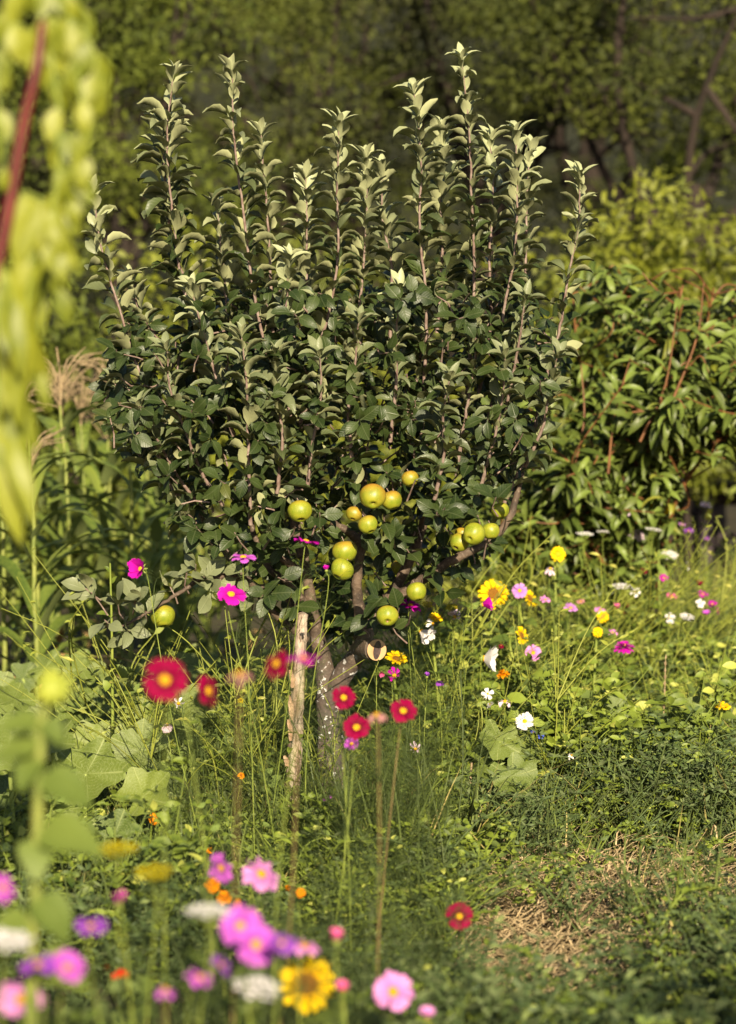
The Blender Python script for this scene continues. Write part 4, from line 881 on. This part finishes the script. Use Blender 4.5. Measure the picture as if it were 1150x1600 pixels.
def flower(kind, px, py, Y, dia, col, face, label, base=None, stem='stem_green', leafy=None, group=None):
    c = W(px, py, Y); s = dia * Y / FPX * (1.15 if Y > 6.9 else 1.0); f = Vector(FACE[face]) if isinstance(face, str) else Vector(face)
    f = (f + Vector(rng.normal(size=3) * .08)).normalized(); nm = NAME[kind]
    bx = c[0] + rng.normal() * .04 if base is None else W(base, 1300, Y)[0]; by = Y + U(0, .10)
    t = thing(nm + "_plant" if nm != 'wildflower' else 'wildflower', (bx, by, 0), label, nm if nm != 'wildflower' else 'flower', group or nm + " plants in the garden")
    pm, cm, _ = head(kind, col, int(rng.integers(0, 3))); q = f.to_track_quat('Z', 'Y').to_matrix().to_4x4()
    T_ = Matrix.Translation(Vector(c) - t.location) @ q @ Matrix.Rotation(U(0, 6.28), 4, 'Z') @ Matrix.Scale(s, 4)
    for n_, m_ in (("petals", pm), ("flower_centre", cm), ("calyx", calyx_mesh())):
        if kind == 'umbel' and n_ == "calyx": continue
        o = bpy.data.objects.new("umbel_rays" if kind == 'umbel' and n_ == "flower_centre" else n_, m_); sc.collection.objects.link(o); o.parent = t; o.matrix_basis = T_
    fb = np.array(f); back = c - fb * s * (.30 if kind == 'umbel' else .13); hh = back[2]
    if hh > .06:
        neck = back - fb * min(.035, hh * .2) + [0, 0, -.02]; mid = np.array([bx * .45 + c[0] * .55 + rng.normal() * .015, (by + Y) / 2, hh * .55]); P = smooth_path([(bx, by, -.03), mid, neck, back], 7)
        r = {'sunflower': .0042}.get(nm, .0011) * (1.2 if Y < 4.5 else 1.0); g = Geo(); tube(g, P, [r * 1.5, r * 1.2, r, r], 7); link("stem", g.mesh("stem", M[stem]), t)
        leafy = leafy if leafy is not None else {'cosmos': 'feather', 'sunflower': 'heart'}.get(nm, 'small')
        if leafy == 'heart':
            for k in range(6):
                p = P[int(len(P) * (.25 + .11 * k))]; a = k * 2.4 + U(-.4, .4); g = Geo(); heart_leaf(g, p, np.array([math.cos(a), -abs(math.sin(a)) * .6, .25]), np.array([0, -.45, 1]), U(.06, .10) * (1 - .06 * k), 60); link("leaf", g.mesh("leaf", M['sun_leaf']), t)
        elif leafy == 'feather':
            g = Geo()
            for k in range(7):
                p = P[int(len(P) * (.12 + .09 * k))]
                for sd in (0, 3.14): a = k * 1.57 + sd + U(-.4, .4); put(g, FL[rng.integers(0, 5)], p, (math.cos(a), math.sin(a), .7), (-math.cos(a) * .5, -math.sin(a) * .5, 1), U(.8, 1.3), U(0, 1))
            link("foliage", g.mesh("foliage", M['feather']), t)
        elif leafy == 'small':
            g = Geo(); n = 12; i = (len(P) * U(.05, .85, n)).astype(int); a = U(0, 6.28, n); place(g, T_slim, P[i], np.stack([np.cos(a), np.sin(a), U(.2, .9, n)], 1), np.tile([0, 0, 1.], (n, 1)), U(.025, .05, n)); link("foliage", g.mesh("foliage", M['weed_broad']), t)
    return t
FLOWERS = [
 # blooms in front of the apple trunk and near the camera
 ('cosmos', 258, 1063, 3.75, 80, 'crimson', 'c', "largest crimson cosmos with round yellow eye, facing the camera", 275),
 ('cosmos', 325, 1080, 4.1, 62, 'crimson', 'r', "crimson cosmos tilted beside the largest crimson one", 330),
 ('cosmos', 432, 1037, 4.0, 58, 'crimson', 'l', "crimson cosmos in front of the wooden stake", 400, 'stem_brown'),
 ('cosmos', 474, 1030, 4.05, 62, 'magenta', 'up', "magenta cosmos seen edge-on across the wooden stake", 420),
 ('fade', 374, 1052, 3.5, 50, 'dusty', 'u', "faded dusty cosmos left of the stake, strongly blurred", 350, 'stem_brown'),
 ('cosmos', 537, 1090, 5.25, 44, 'crimson', 'c', "small crimson cosmos against the whitewashed trunk", 550),
 ('cosmos', 557, 1137, 5.2, 50, 'crimson', (.1, -.8, .6), "crimson cosmos just right of the trunk, above a purple bloom", 500),
 ('cosmos', 630, 1111, 5.1, 50, 'crimson', (.15, -.75, .65), "crimson cosmos standing alone right of the trunk", 575, 'stem_brown'),
 ('cosmos', 549, 1162, 5.5, 28, 'purple', 'd', "little purple cosmos under the crimson pair by the trunk", 540),
 ('fade', 588, 1117, 4.3, 44, 'dusty', 'up', "withered brownish cosmos on a tan stem between the crimson ones", 578, 'stem_brown'),
 ('cup', 220, 889, 6.3, 44, 'magenta', (-.35, -.85, .35), "magenta cosmos above the lone low apple", 335),
 ('cosmos', 361, 929, 6.0, 52, 'magenta', (.1, -.55, .9), "magenta cosmos with yellow eye near the low drooping branch", 450),
 ('cosmos', 478, 846, 6.2, 46, 'magenta', (.15, .10, 1), "highest magenta cosmos, seen from below before the apple limbs", 400),
 ('cosmos', 380, 871, 6.1, 44, 'purple', (0, -.2, 1), "shaded purple cosmos edge-on under the apple crown", 400),
 ('bud', 510, 892, 6.2, 12, 'magenta', (0, -.2, 1), "tiny magenta bud beside the lower touching apple", 470),
 ('cosmos', 718, 1432, 5.0, 50, 'crimson', (-.1, -.9, .4), "crimson cosmos low over the straw", 735),
 ('cosmos', 614, 1550, 3.95, 74, 'pink', (.0, -.85, .5), "clear pink cosmos at the bottom beside the yellow sunflower", 620),
 ('cosmos', 33, 1563, 3.2, 92, 'pink', (.1, -.65, .8), "big blurred pink cosmos in the bottom corner", 40),
 ('cosmos', 345, 1357, 4.3, 60, 'purple', (.7, -.3, .5), "purple cosmos with upswept petals left of the two-tone pink one", 350),
 ('cosmos', 408, 1366, 4.2, 72, 'pink', (.5, -.35, .8), "pale pink cosmos in half profile above the purple cluster", 420),
 ('cosmos', 376, 1448, 3.45, 78, 'purple', (-.1, -.8, .6), "upper bloom of the big blurred purple cosmos cluster", 390),
 ('cosmos', 400, 1476, 3.35, 82, 'purple', (.3, -.75, .5), "lower bloom of the big blurred purple cosmos cluster", 395),
 ('cosmos', 440, 1474, 3.25, 52, 'violet', 'u', "dark violet bloom touching the big purple cluster", 440),
 ('cosmos', 476, 1478, 3.8, 56, 'pink', (.2, -.15, 1), "pink cosmos in profile above the yellow sunflower", 480),
 ('bud', 526, 1472, 3.8, 30, 'rose', (0, -.3, 1), "rose bud right above the yellow sunflower", 525),
 ('bud', 185, 1416, 3.8, 34, 'magenta', (0, -.4, 1), "round magenta bud floating above the red geranium", 190),
 ('cosmos', 142, 1448, 3.3, 62, 'violet', (.2, -.35, 1), "violet bloom with orange centre near the pale sunflower stem", 130),
 ('cosmos', 105, 1512, 3.15, 66, 'purple', (.3, -.6, .7), "purple bloom between the pale stem and the red geranium", 110),
 ('cosmos', 60, 1508, 3.1, 64, 'violet', (0, -.4, 1), "violet bloom behind the big pink corner cosmos", 60),
 ('fade', 258, 1546, 3.25, 46, 'purple', 'u', "drooping purple bloom at the bottom, right of the red geranium", 255, 'stem_brown'),
 ('cosmos', 312, 1528, 3.3, 56, 'purple', (.5, -.2, .8), "dull purple bloom at the bottom under the white flat flower", 300),
 ('cosmos', 345, 1508, 3.4, 48, 'violet', (.6, -.2, .6), "shaded violet bloom below the big purple cluster", 340),
 ('cup', 536, 1548, 3.8, 34, 'rose', (0, -.3, 1), "half-closed rose bloom between sunflower and clear pink cosmos", 535),
 ('cup', 667, 1590, 3.9, 34, 'pink', (.2, -.3, 1), "pink petals cut by the bottom edge", 665),
 ('cosmos', 3, 1387, 3.2, 56, 'purple', (.4, -.5, .6), "magenta-pink bloom cut by the left edge", -10),
 ('sunflower', 480, 1537, 3.9, 90, 'yellow', (.0, -1, .2), "yellow sunflower with brown centre at the bottom", 480),
 ('umbel', 326, 1428, 3.3, 74, 'white', (0, -.12, 1), "blurred white flat-topped flower above the dull purple bloom", 330),
 ('umbel', 402, 1547, 3.4, 76, 'white', (.15, -.3, 1), "blurred white flower tilted left of the yellow sunflower", 405),
 ('umbel', 8, 1474, 3.1, 84, 'white', (0, -.12, 1), "blurred white flat-topped flower at the left edge", 5),
 ('zinnia', 189, 1527, 4.4, 34, 'red', (.1, -.9, .4), "small scarlet bloom low at the left", 190),
 ('bud', 169, 1517, 4.4, 14, 'red', (-.3, -.5, .8), "scarlet bud next to the small scarlet bloom", 172),
 ('umbel', 184, 1330, 3.7, 66, 'gold', (0, -.2, 1), "blurred yellow-green fennel-like umbel above its lower neighbour", 200),
 ('umbel', 240, 1366, 3.7, 62, 'gold', (0, -.2, 1), "blurred yellow-green umbel, lower of two", 230),
 ('marigold', 332, 1383, 4.9, 30, 'orange', 'c', "round orange marigold under the purple upswept cosmos", 335),
 ('marigold', 350, 1403, 4.85, 30, 'orange', 'u', "orange marigold touching the round one from below", 352),
 ('marigold', 371, 1412, 4.9, 19, 'orange', 'u', "small orange marigold beside the touching pair", 372),
 ('marigold', 239, 1268, 6.3, 17, 'orange', 'u', "upper marigold of the pair among squash leaves", 236),
 ('marigold', 241, 1279, 6.25, 23, 'orange', 'c', "lower marigold of the pair among squash leaves", 242),
 ('marigold', 470, 1395, 5.0, 19, 'orange', 'c', "marigold half sunk in feathery foliage below the stake", 468),
 ('marigold', 450, 1387, 5.7, 12, 'orange', 'c', "tiny marigold left of the one below the stake", 448),
 ('marigold', 327, 1329, 6.0, 14, 'orange', 'u', "small marigold above the purple upswept cosmos", 325),
 ('marigold', 377, 1212, 6.6, 14, 'orange', 'u', "little marigold midway up left of the stake", 378),
 ('marigold', 376, 1095, 6.8, 12, 'gold', 'u', "tiny yellow flower near the tilted crimson cosmos", 380),
 ('cup', 261, 1132, 6.7, 26, 'blush', 'd', "pale pink nodding flower under the largest crimson cosmos", 262),
 ('fade', 279, 1099, 6.7, 26, 'white', 'd', "white spidery flower under the largest crimson cosmos", 285),
 ('fade', 512, 1250, 6.4, 22, 'purple', 'd', "wilted purple bloom deep in shade at the trunk foot", 515),
 # the sunny meadow right of the tree
 ('cup', 753, 945, 7.2, 30, 'magenta', 'sr', "purple-pink cosmos right beside the large yellow sunflower", 655),
 ('sunflower', 771, 928, 8.0, 42, 'yellow', (.0, -.9, .45), "largest yellow sunflower in the meadow", 770),
 ('sunflower', 828, 935, 8.1, 26, 'yellow', 'r', "partly hidden sunflower behind the lilac cosmos", 830),
 ('cosmos', 812, 923, 7.9, 24, 'lilac', 'c', "lilac cosmos between the two upper sunflowers", 806),
 ('cosmos', 852, 937, 8.1, 17, 'pink', 'u', "small pink cosmos beside the partly hidden sunflower", 850),
 ('goldflower', 872, 866, 8.3, 23, 'yellow', 'c', "highest sunflower on a stout leafy stem before the peach tree", 862),
 ('fade', 860, 889, 8.2, 24, 'blush', 'u', "whitish seed head just below the highest sunflower", 862),
 ('cosmos', 833, 1020, 7.7, 27, 'pink', 'c', "open pink cosmos facing the camera below the bright ragged sunflower", 836),
 ('sunflower', 815, 993, 7.7, 26, 'yellow', 'r', "ragged sunflower in profile above the open pink cosmos", 818),
 ('cup', 755, 1029, 7.2, 48, 'white', (.85, -.25, -.15), "white cosmos in profile on a slanting stem", 640),
 ('cup', 657, 985, 7.1, 40, 'white', 'dr', "white nodding cosmos under the low right apple limb", 650),
 ('goldflower', 680, 966, 7.3, 22, 'yellow', 'u', "yellow bloom above the white nodding cosmos", 685),
 ('fade', 676, 975, 7.2, 26, 'white', 'r', "tattered white bloom touching the yellow one", 690),
 ('fade', 711, 963, 7.3, 26, 'blush', 'd', "withered pale bloom on a branching stem right of the tattered white one", 690),
 ('cosmos', 641, 946, 7.15, 34, 'magenta', 'u', "dark magenta cosmos half behind apple leaves", 645),
 ('sunflower', 619, 1029, 7.3, 30, 'yellow', 'u', "yellow sunflower right of the sawn stub", 622),
 ('fade', 616, 1055, 7.0, 28, 'magenta', 'd', "wilted magenta flower with hanging petals right of the trunk", 612),
 ('bud', 594, 1050, 7.0, 12, 'rose', 'd', "withered rose bud next to the wilted magenta flower", 592),
 ('marigold', 786, 1054, 7.6, 20, 'orange', 'u', "flat orange marigold in the meadow", 786),
 ('daisy', 762, 1084, 7.2, 18, 'white', 'c', "upper of two small white flowers below the orange marigold", 768),
 ('daisy', 765, 1100, 7.2, 15, 'white', 'dr', "lower of two small white flowers below the orange marigold", 768),
 ('fade', 789, 1096, 7.1, 26, 'blush', 'u', "crumpled pinkish-white flower on a tall bare stem", 782),
 ('cosmos', 820, 1127, 7.1, 30, 'white', (-.2, -.8, .5), "white cosmos with yellow eye low in the meadow", 800),
 ('daisy', 833, 1144, 7.1, 11, 'blue', 'u', "tiny blue flower right below the low white cosmos", 836),
 ('daisy', 845, 1150, 7.1, 10, 'blue', 'c', "second tiny blue flower below the low white cosmos", 847),
 ('fade', 893, 1180, 7.0, 16, 'white', 'u', "small frayed white flower amid the weeds", 893),
 ('cosmos', 957, 988, 8.2, 18, 'pink', 'u', "pink cosmos just above the magenta zinnia", 955),
 ('goldflower', 942, 964, 8.3, 18, 'yellow', 'c', "small yellow sunflower below the pair of pink cosmos", 940),
 ('goldflower', 934, 988, 8.0, 15, 'yellow', 'c', "smallest yellow sunflower, left of the pink cosmos over the zinnia", 934),
 ('cosmos', 938, 953, 8.4, 18, 'pink', 'u', "pink cosmos left of the pair above the small sunflower", 940),
 ('cup', 963, 951, 8.4, 16, 'rose', 'u', "rose cosmos right of the pair above the small sunflower", 962),
 ('zinnia', 975, 1012, 7.9, 33, 'magenta', 'up', "broad magenta zinnia on a straight stem", 975),
 ('cosmos', 892, 950, 8.2, 22, 'lilac', 'u', "lilac-pink cosmos beside the stout sunflower stem", 895),
 ('cosmos', 907, 940, 8.4, 14, 'dusty', 'u', "dusty pink cosmos right of the stout sunflower stem", 908),
 ('umbel', 914, 836, 8.8, 24, 'white', 'up', "left-hand white yarrow before the dark peach leaves", 955),
 ('umbel', 942, 832, 9.0, 18, 'white', 'up', "white yarrow close to its slightly larger left neighbour", 945),
 ('umbel', 1021, 829, 8.8, 24, 'white', 'up', "highest white yarrow, on a long slanting stem", 985),
 ('umbel', 1045, 869, 9.2, 24, 'white', 'u', "white yarrow halfway down towards the grass", 1020),
 ('umbel', 971, 918, 8.8, 26, 'white', 'up', "white yarrow next to the round white flower", 975),
 ('daisy', 992, 925, 8.8, 16, 'white', 'c', "round white flower right of a yarrow", 994),
 ('umbel', 998, 838, 9.2, 26, 'blush', 'u', "cream yarrow just left of the highest one", 1000),
 ('fade', 989, 801, 9.0, 20, 'blush', 'u', "white fluffy flower left of the orange-yellow sunflower", 990),
 ('sunflower', 1030, 794, 9.2, 27, 'yellow', 'd', "orange-yellow sunflower far back beside the peach leaves", 1030),
 ('cosmos', 1038, 768, 9.4, 20, 'purple', 'u', "purple-pink flower right above the orange-yellow sunflower", 1040),
 ('cosmos', 1061, 750, 9.5, 16, 'purple', 'u', "topmost pink flower of the far group", 1060),
 ('cosmos', 1049, 757, 9.5, 12, 'rose', 'u', "small rose flower touching the topmost pink one", 1050),
 ('daisy', 1066, 820, 9.5, 12, 'lilac', 'u', "lilac flower in front of the dark crate", 1065),
 ('daisy', 1076, 830, 9.5, 16, 'violet', 'u', "violet flower spike in front of the bench leg", 1076),
 ('daisy', 1104, 842, 9.8, 10, 'violet', 'u', "lone violet flower below the bench", 1104),
 ('cup', 1006, 893, 8.9, 14, 'crimson', 'c', "small red flower in the grass below the yarrows", 1006),
 ('cosmos', 1037, 903, 9.0, 16, 'magenta', 'u', "magenta flower right of the small red one", 1036),
 ('cosmos', 1050, 932, 9.0, 18, 'rose', 'u', "rose-red flower below the magenta one", 1050),
 ('bud', 1092, 917, 9.2, 12, 'crimson', 'u', "crimson bud over the magenta flowers at the far edge", 1092),
 ('cosmos', 1098, 929, 9.2, 18, 'magenta', 'u', "magenta flower below the crimson bud", 1096),
 ('daisy', 1094, 943, 9.0, 14, 'white', 'c', "white flower tucked under the magenta one at the far edge", 1095),
 ('cosmos', 1113, 944, 9.1, 16, 'magenta', 'u', "upper magenta flower of the slanting far row", 1116),
 ('cosmos', 1121, 955, 9.1, 14, 'magenta', 'sr', "lower magenta flower of the slanting far row", 1122),
 ('cup', 1104, 961, 9.0, 14, 'purple', 'u', "pink-purple flower beneath the slanting far row", 1104),
 ('daisy', 1047, 966, 8.8, 16, 'white', 'c', "round white flower above the blank grass", 1047),
 ('umbel', 1073, 965, 8.9, 20, 'white', 'u', "white yarrow right of the round white flower", 1075),
 ('daisy', 1074, 884, 9.4, 13, 'white', 'sr', "narrow white flower under the halfway yarrow", 1074),
 ('daisy', 1103, 790, 9.8, 16, 'blush', 'u', "pale flower hanging in front of the bench shade", 1103),
 ('goldflower', 1129, 1104, 7.3, 24, 'yellow', 'u', "yellow nasturtium-like flower low among the herbs", 1130),
 ('zinnia', 783, 1010, 7.9, 9, 'crimson', 'u', "tiny dark red bloom near the open pink cosmos", 783),
 ('bud', 667, 1058, 7.0, 9, 'violet', 'u', "tiny dark violet bud in front of the bright grass", 670),
 ('bud', 686, 1063, 7.0, 13, 'violet', 'd', "dark violet bud beside its tinier neighbour", 690),
 ('umbel', 668, 945, 7.3, 16, 'gold', 'u', "small yellow umbel by the low right limb", 690),
 ('umbel', 706, 950, 7.3, 16, 'gold', 'u', "small yellow umbel above the withered pale bloom", 700),
 ('fade', 680, 1322, 6.5, 24, 'wilt', 'dr', "dried tan flower hanging above the straw", 668),
 ('fade', 649, 1170, 6.3, 26, 'blush', 'd', "pale lilac withered bloom right of the crimson trio", 652),
]
LEAFY_TALL = {"highest sunflower on a stout leafy stem before the peach tree"}
for a in FLOWERS: flower(*a)

def leafy_stalk(name, label, pts, r, leaves, mat='stem_green', lm='weed_broad', cat="weed"):
    P = smooth_path([W(*p) for p in pts], 7); P[0][2] = -.03; t = thing(name, (P[0][0], P[0][1], 0), label, cat); g = Geo(); tube(g, P, [r * 1.3, r, r * .6], 7); link("stem", g.mesh("stem", M[mat]), t)
    for px, py, d, s in leaves:
        p = P[np.argmin(np.abs(P[:, 2] - W(px, py, pts[0][2])[2]))]; g = Geo(); place(g, T_app_flat, [p], [d], [(0, -.5, .9)], s); link("leaf", g.mesh("leaf", M[lm]), t)
leafy_stalk("amaranth_stalk", "thin pale weed stalk rising from squash leaves to the low apple branch", [(178, 1250, 7.0), (176, 1120, 7.0), (175, 1000, 6.98), (172, 880, 6.96)], .0045,
            [(176, 1030, (.6, -.3, -.5), .075), (176, 1045, (-.3, -.5, -.6), .06), (175, 1000, (.3, -.5, .6), .06), (174, 960, (-.5, -.4, .5), .05), (173, 920, (.4, -.3, .8), .035), (173, 900, (-.3, -.3, .9), .03)])
leafy_stalk("bare_cane", "short pale cut cane standing in the meadow before the squash leaf", [(730, 1290, 6.9), (733, 1240, 6.9), (737, 1192, 6.9)], .0055, [], 'tassel', cat="cane")
def seed_grass(px, y, top, label):
    b = W(px, 1300, y); h = W(px, top, y); t = thing("seed_grass", (b[0], y, 0), label, "grass stalk", "grass stalks gone to seed"); P = smooth_path([(b[0] - .03, y, -.02), (b[0] - .01, y, h[2] * .6), h], 8); g = Geo(); tube(g, P, [.0018, .001], 5); link("stem", g.mesh("stem", M['straw']), t)
    g = Geo(); n = 46; i = np.linspace(len(P) * .55, len(P) - 1, n).astype(int); a = np.arange(n) * 2.4; place(g, T_slim, P[i], np.stack([np.cos(a), np.sin(a), np.full(n, 2.2)], 1), np.stack([np.cos(a), np.sin(a), np.zeros(n)], 1), .016); link("seed_head", g.mesh("seed_head", M['tassel']), t)
seed_grass(104, 6.6, 1168, "tan seed-grass spike before the squash leaves"); seed_grass(88, 6.5, 1262, "short green seed-grass spike near the left squash"); seed_grass(1040, 7.6, 1030, "tan seed-grass spike in the far weeds")

# ================================================================== GROUND COVER (nobody could count it)
def gz(P): P[:, 2] = ground_z(P[:, 0], P[:, 1]); return P
def area(n, x0, x1, y0, y1): return gz(np.stack([U(x0, x1, n), U(y0, y1, n), np.zeros(n)], 1))
def view_area(n, px0, px1, y0, y1):
    y = U(y0, y1, n); return gz(np.stack([(U(px0, px1, n) - 575) / FPX * y, y, np.zeros(n)], 1))
FH = np.array([[a[1], a[2], a[3]] for a in FLOWERS])
def shows_flowers(P, h):
    """Weeds do not grow right in front of the open blooms."""
    px, py = project(P + [0, 0, h]); ok = np.ones(len(P), bool)
    for fx, fy, fY in FH: ok &= ~((np.abs(px - fx) < 15) & (py < fy + 12) & (P[:, 1] < fY + .05) & (P[:, 1] > fY - 1.6))
    return ok
def in_straw(P):
    if np.ndim(P) and len(P):
        tops = [P + [0, 0, h] for h in (.07, .14, .21, .28, .36)]
    hit = np.zeros(len(P), bool)
    for Q in [P] + tops:
        hit |= straw_hit(*project(Q)) & (P[:, 1] < 7.0)
    return hit
def straw_hit(px, py):
    return (((px - 850) / 128 + .25 * np.sin(py * .09)) ** 2 + ((py - 1432) / 64 + .3 * np.sin(px * .05)) ** 2 < 1) | ((px > 900) & (np.abs(py - 1372 + (px - 1150) * .08 + 8 * np.sin(px * .06)) < 17))
def grass_tpl(n=9, h=.3):
    g = Geo()
    for k in range(n):
        a = U(0, 6.28); L_ = h * U(.6, 1.2); q = []; d = np.array([math.cos(a), math.sin(a), 0]); p = np.array([U(-.03, .03), U(-.03, .03), 0]); e = R(U(62, 88)); b = U(.3, 1.5)
        for i in range(6):
            q.append(p); ee = e - b * (i / 5) ** 1.5; p = p + (d * math.cos(ee) + np.array([0, 0, math.sin(ee)])) * L_ / 5
        ribbon(np.array(q), np.array([.9, 1, .9, .7, .45, .05]) * U(.0016, .0032), d * .2 + [0, 0, 1], g, .2, U(0, 1), float(U(0, 1) < .12))
    return bake(g)
GT = [grass_tpl() for _ in range(8)]
g = Geo()
P = np.concatenate([view_area(950, -60, 420, 5.6, 8.5), view_area(500, 420, 640, 6.0, 8.5), view_area(260, 640, 1250, 5.3, 6.9), view_area(330, 640, 1250, 6.9, 9.5), view_area(420, 900, 1250, 9, 14), view_area(150, -50, 400, 8, 10)])
m = in_straw(P); P = P[(~m | (U(0, 1, len(P)) < .12)) & shows_flowers(P, .3)]
scatter(g, GT, P, U(.45, 1.25, len(P)), .15); tag(link("grass", g.mesh("grass", M['grass'])), "long loose garden grass between flowers and weeds", "grass", kind="stuff")
def sprig_tpl(h, nl, tp, ls, branch=3, spread=.4):
    g = Geo(); stems = [smooth_path([(0, 0, 0), (U(-.03, .03), U(-.03, .03), h * .5), (U(-.08, .08), U(-.08, .08), h)], 5)]
    for k in range(branch):
        s = stems[0][int(len(stems[0]) * U(.15, .6))]; a = U(0, 6.28); e = s + np.array([math.cos(a) * spread * h, math.sin(a) * spread * h, h * U(.25, .5)]); stems.append(smooth_path([s, (s + e) / 2 + [0, 0, .03], e], 4))
    for q in stems:
        tube(g, q, [.0022, .0010], 4, .9, cap=False); m = max(4, int(nl * (1 if q is stems[0] else .6))); i = np.clip((len(q) * U(.12, 1, m)).astype(int), 0, len(q) - 1); a = np.arange(m) * 2.4 + U(0, 6)
        place(g, tp, q[i], np.stack([np.cos(a), np.sin(a), U(.0, .9, m)], 1), np.tile(SUNUP, (m, 1)) + rng.normal(size=(m, 3)) * .4, U(.6, 1.2, m) * ls, U(0, .95, m), (U(0, 1, m) < .08) * .8)
    return bake(g)
T_oval = [leaf_tpl(1, .5, 4, d, .25, petiole=.08, wave=.02) for d in (25, 55, 80)]
SB = [sprig_tpl(U(.28, .42), 20, T_oval, (.045, .032, .026)[k % 3], 4) for k in range(9)]; SW = [sprig_tpl(U(.42, .62), 7, T_slim, .030, 5, .35) for _ in range(8)]; SF = [sprig_tpl(U(.22, .34), 26, T_slim, .022, 5, .5) for _ in range(7)]; SO = [sprig_tpl(U(.16, .26), 22, T_oval, .020, 5, .6) for _ in range(6)]
g = Geo(); P = np.concatenate([view_area(330, 590, 930, 7.0, 9.2), view_area(130, 860, 1200, 7.2, 9.5), view_area(90, 280, 480, 6.6, 8.5), view_area(70, -60, 300, 5.4, 6.6)])
P = P[~in_straw(P) & shows_flowers(P, .32)]; scatter(g, SB, P, U(.55, 1.2, len(P)), .2); tag(link("meadow_weeds", g.mesh("meadow_weeds", M['weed_broad'])), "sunlit yellow-green leafy weeds filling the flower meadow", "weeds", kind="stuff")
g = Geo(); P = np.concatenate([view_area(200, 760, 1250, 6.4, 7.4), view_area(260, 640, 1250, 4.9, 6.0), view_area(230, 600, 1250, 4.1, 5.0), view_area(200, 950, 1250, 8, 11), view_area(120, -60, 560, 4.8, 6.0)])
m = in_straw(P); P = P[~m | (U(0, 1, len(P)) < .08)]; P = P[shows_flowers(P, .22)]; sz = U(.6, 1.15, len(P)); scatter(g, SF, P, sz, .25); tag(link("herbs", g.mesh("herbs", M['weed_fine'])), "low blue-green fine-leaved herbs spreading over the ground", "herbs", kind="stuff")
g = Geo(); P = np.concatenate([view_area(240, 620, 1200, 5.0, 6.9), view_area(170, 420, 720, 5.6, 7.0), view_area(260, 640, 1200, 7, 9), view_area(150, -50, 600, 5.2, 7.5), view_area(200, 600, 1250, 4.2, 5.2)])
m = in_straw(P); P = P[~m | (U(0, 1, len(P)) < .06)]; P = P[shows_flowers(P, .2)]; scatter(g, SO, P, U(.6, 1.2, len(P)), .25); tag(link("clover_cover", g.mesh("clover_cover", M['weed_broad'])), "round-leaved ground cover under the taller weeds", "ground cover", kind="stuff")
g = Geo(); P = np.concatenate([view_area(100, 600, 900, 6.9, 9.0), view_area(120, 860, 1160, 7.6, 10.5), view_area(60, 230, 480, 6.6, 8.0)]); P = P[shows_flowers(P, .5)]
scatter(g, SW, P, U(.6, 1.15, len(P)), .35); tag(link("wispy_stems", g.mesh("wispy_stems", M['wispy'])), "tangle of thin yellow-green stems rising through the flower meadow", "weeds", kind="stuff")
SN = [sprig_tpl(U(.30, .42), 16, T_oval, .058, 4, .5) for _ in range(6)]
g = Geo(); P = np.concatenate([view_area(30, -80, 330, 3.1, 4.0)])
scatter(g, SN, P, U(.6, 1.2, len(P)), .25); tag(link("near_weeds", g.mesh("near_weeds", M['sun_leaf'])), "blurred broad-leaved weeds closest to the camera", "weeds", kind="stuff")
def off_stake(P):
    px, py = project(P + [0, 0, .25]); return ~((np.abs(px - 465) < 48) & (P[:, 1] < 6.75) & (P[:, 1] > 4.6))
def cosmos_tpl(h):
    g = Geo(); q = smooth_path([(0, 0, 0), (U(-.03, .03), U(-.03, .03), h * .5), (U(-.08, .08), U(-.08, .08), h)], 6); tube(g, q, [.0026, .0012], 5, .95, cap=False)
    for k in range(9):
        p = q[min(len(q) - 1, int(len(q) * (.08 + .10 * k)))]
        for sd in (0, 3.14): a = k * 1.57 + sd + U(-.5, .5); put(g, FL[rng.integers(0, 5)], p, (math.cos(a), math.sin(a), U(.4, 1)), (-math.cos(a) * .5, -math.sin(a) * .5, 1), U(.9, 1.4), U(0, 1))
    return bake(g)
CT = [cosmos_tpl(U(.42, .60)) for _ in range(8)]
g = Geo(); P = np.concatenate([view_area(46, 560, 730, 5.6, 6.9), view_area(30, 480, 600, 5.7, 6.7), view_area(26, 480, 700, 4.7, 5.6), view_area(26, 300, 620, 4.2, 4.9), view_area(30, 600, 760, 6.9, 7.6), view_area(52, 250, 460, 6.1, 7.0), view_area(30, -20, 420, 3.4, 4.2)]); P = P[off_stake(P) & shows_flowers(P, .35)]
S = np.where(P[:, 1] > 5.5, U(.45, .9, len(P)), U(.55, .9, len(P))); scatter(g, CT, P, S, .2); tag(link("feathery_foliage", g.mesh("feathery_foliage", M['feather'])), "dense feathery cosmos foliage around the foot of the tree", "foliage", kind="stuff")
n = 2600; g = Geo(); P = view_area(n * 4, 690, 1200, 5.4, 7.0); P = P[in_straw(P)][:n]; n = len(P)
a = np.where(U(0, 1, n) < .65, .55 + rng.normal(size=n) * .45, U(0, 3.14, n)); L_ = U(.03, .22, n); d = np.stack([np.cos(a), np.sin(a) * .8, rng.normal(size=n) * .12], 1)
for p, dd, l in zip(P, d, L_):
    z = U(.0, .06) + (0.05 if U(0, 1) < .3 else 0); q = np.array([p + dd * l * t + [0, 0, z + .03 * math.sin(3.1 * (t + .5)) * U(0, 1.3)] + rng.normal(size=3) * .003 for t in (-.5, -.17, .17, .5)]); ribbon(q, np.full(4, U(.0010, .0024)), [0, 0, 1.], g, .5, U(0, 1))
tag(link("straw_mulch", g.mesh("straw_mulch", M['straw'])), "dry tan straw lying on bare soil", "straw", kind="stuff")
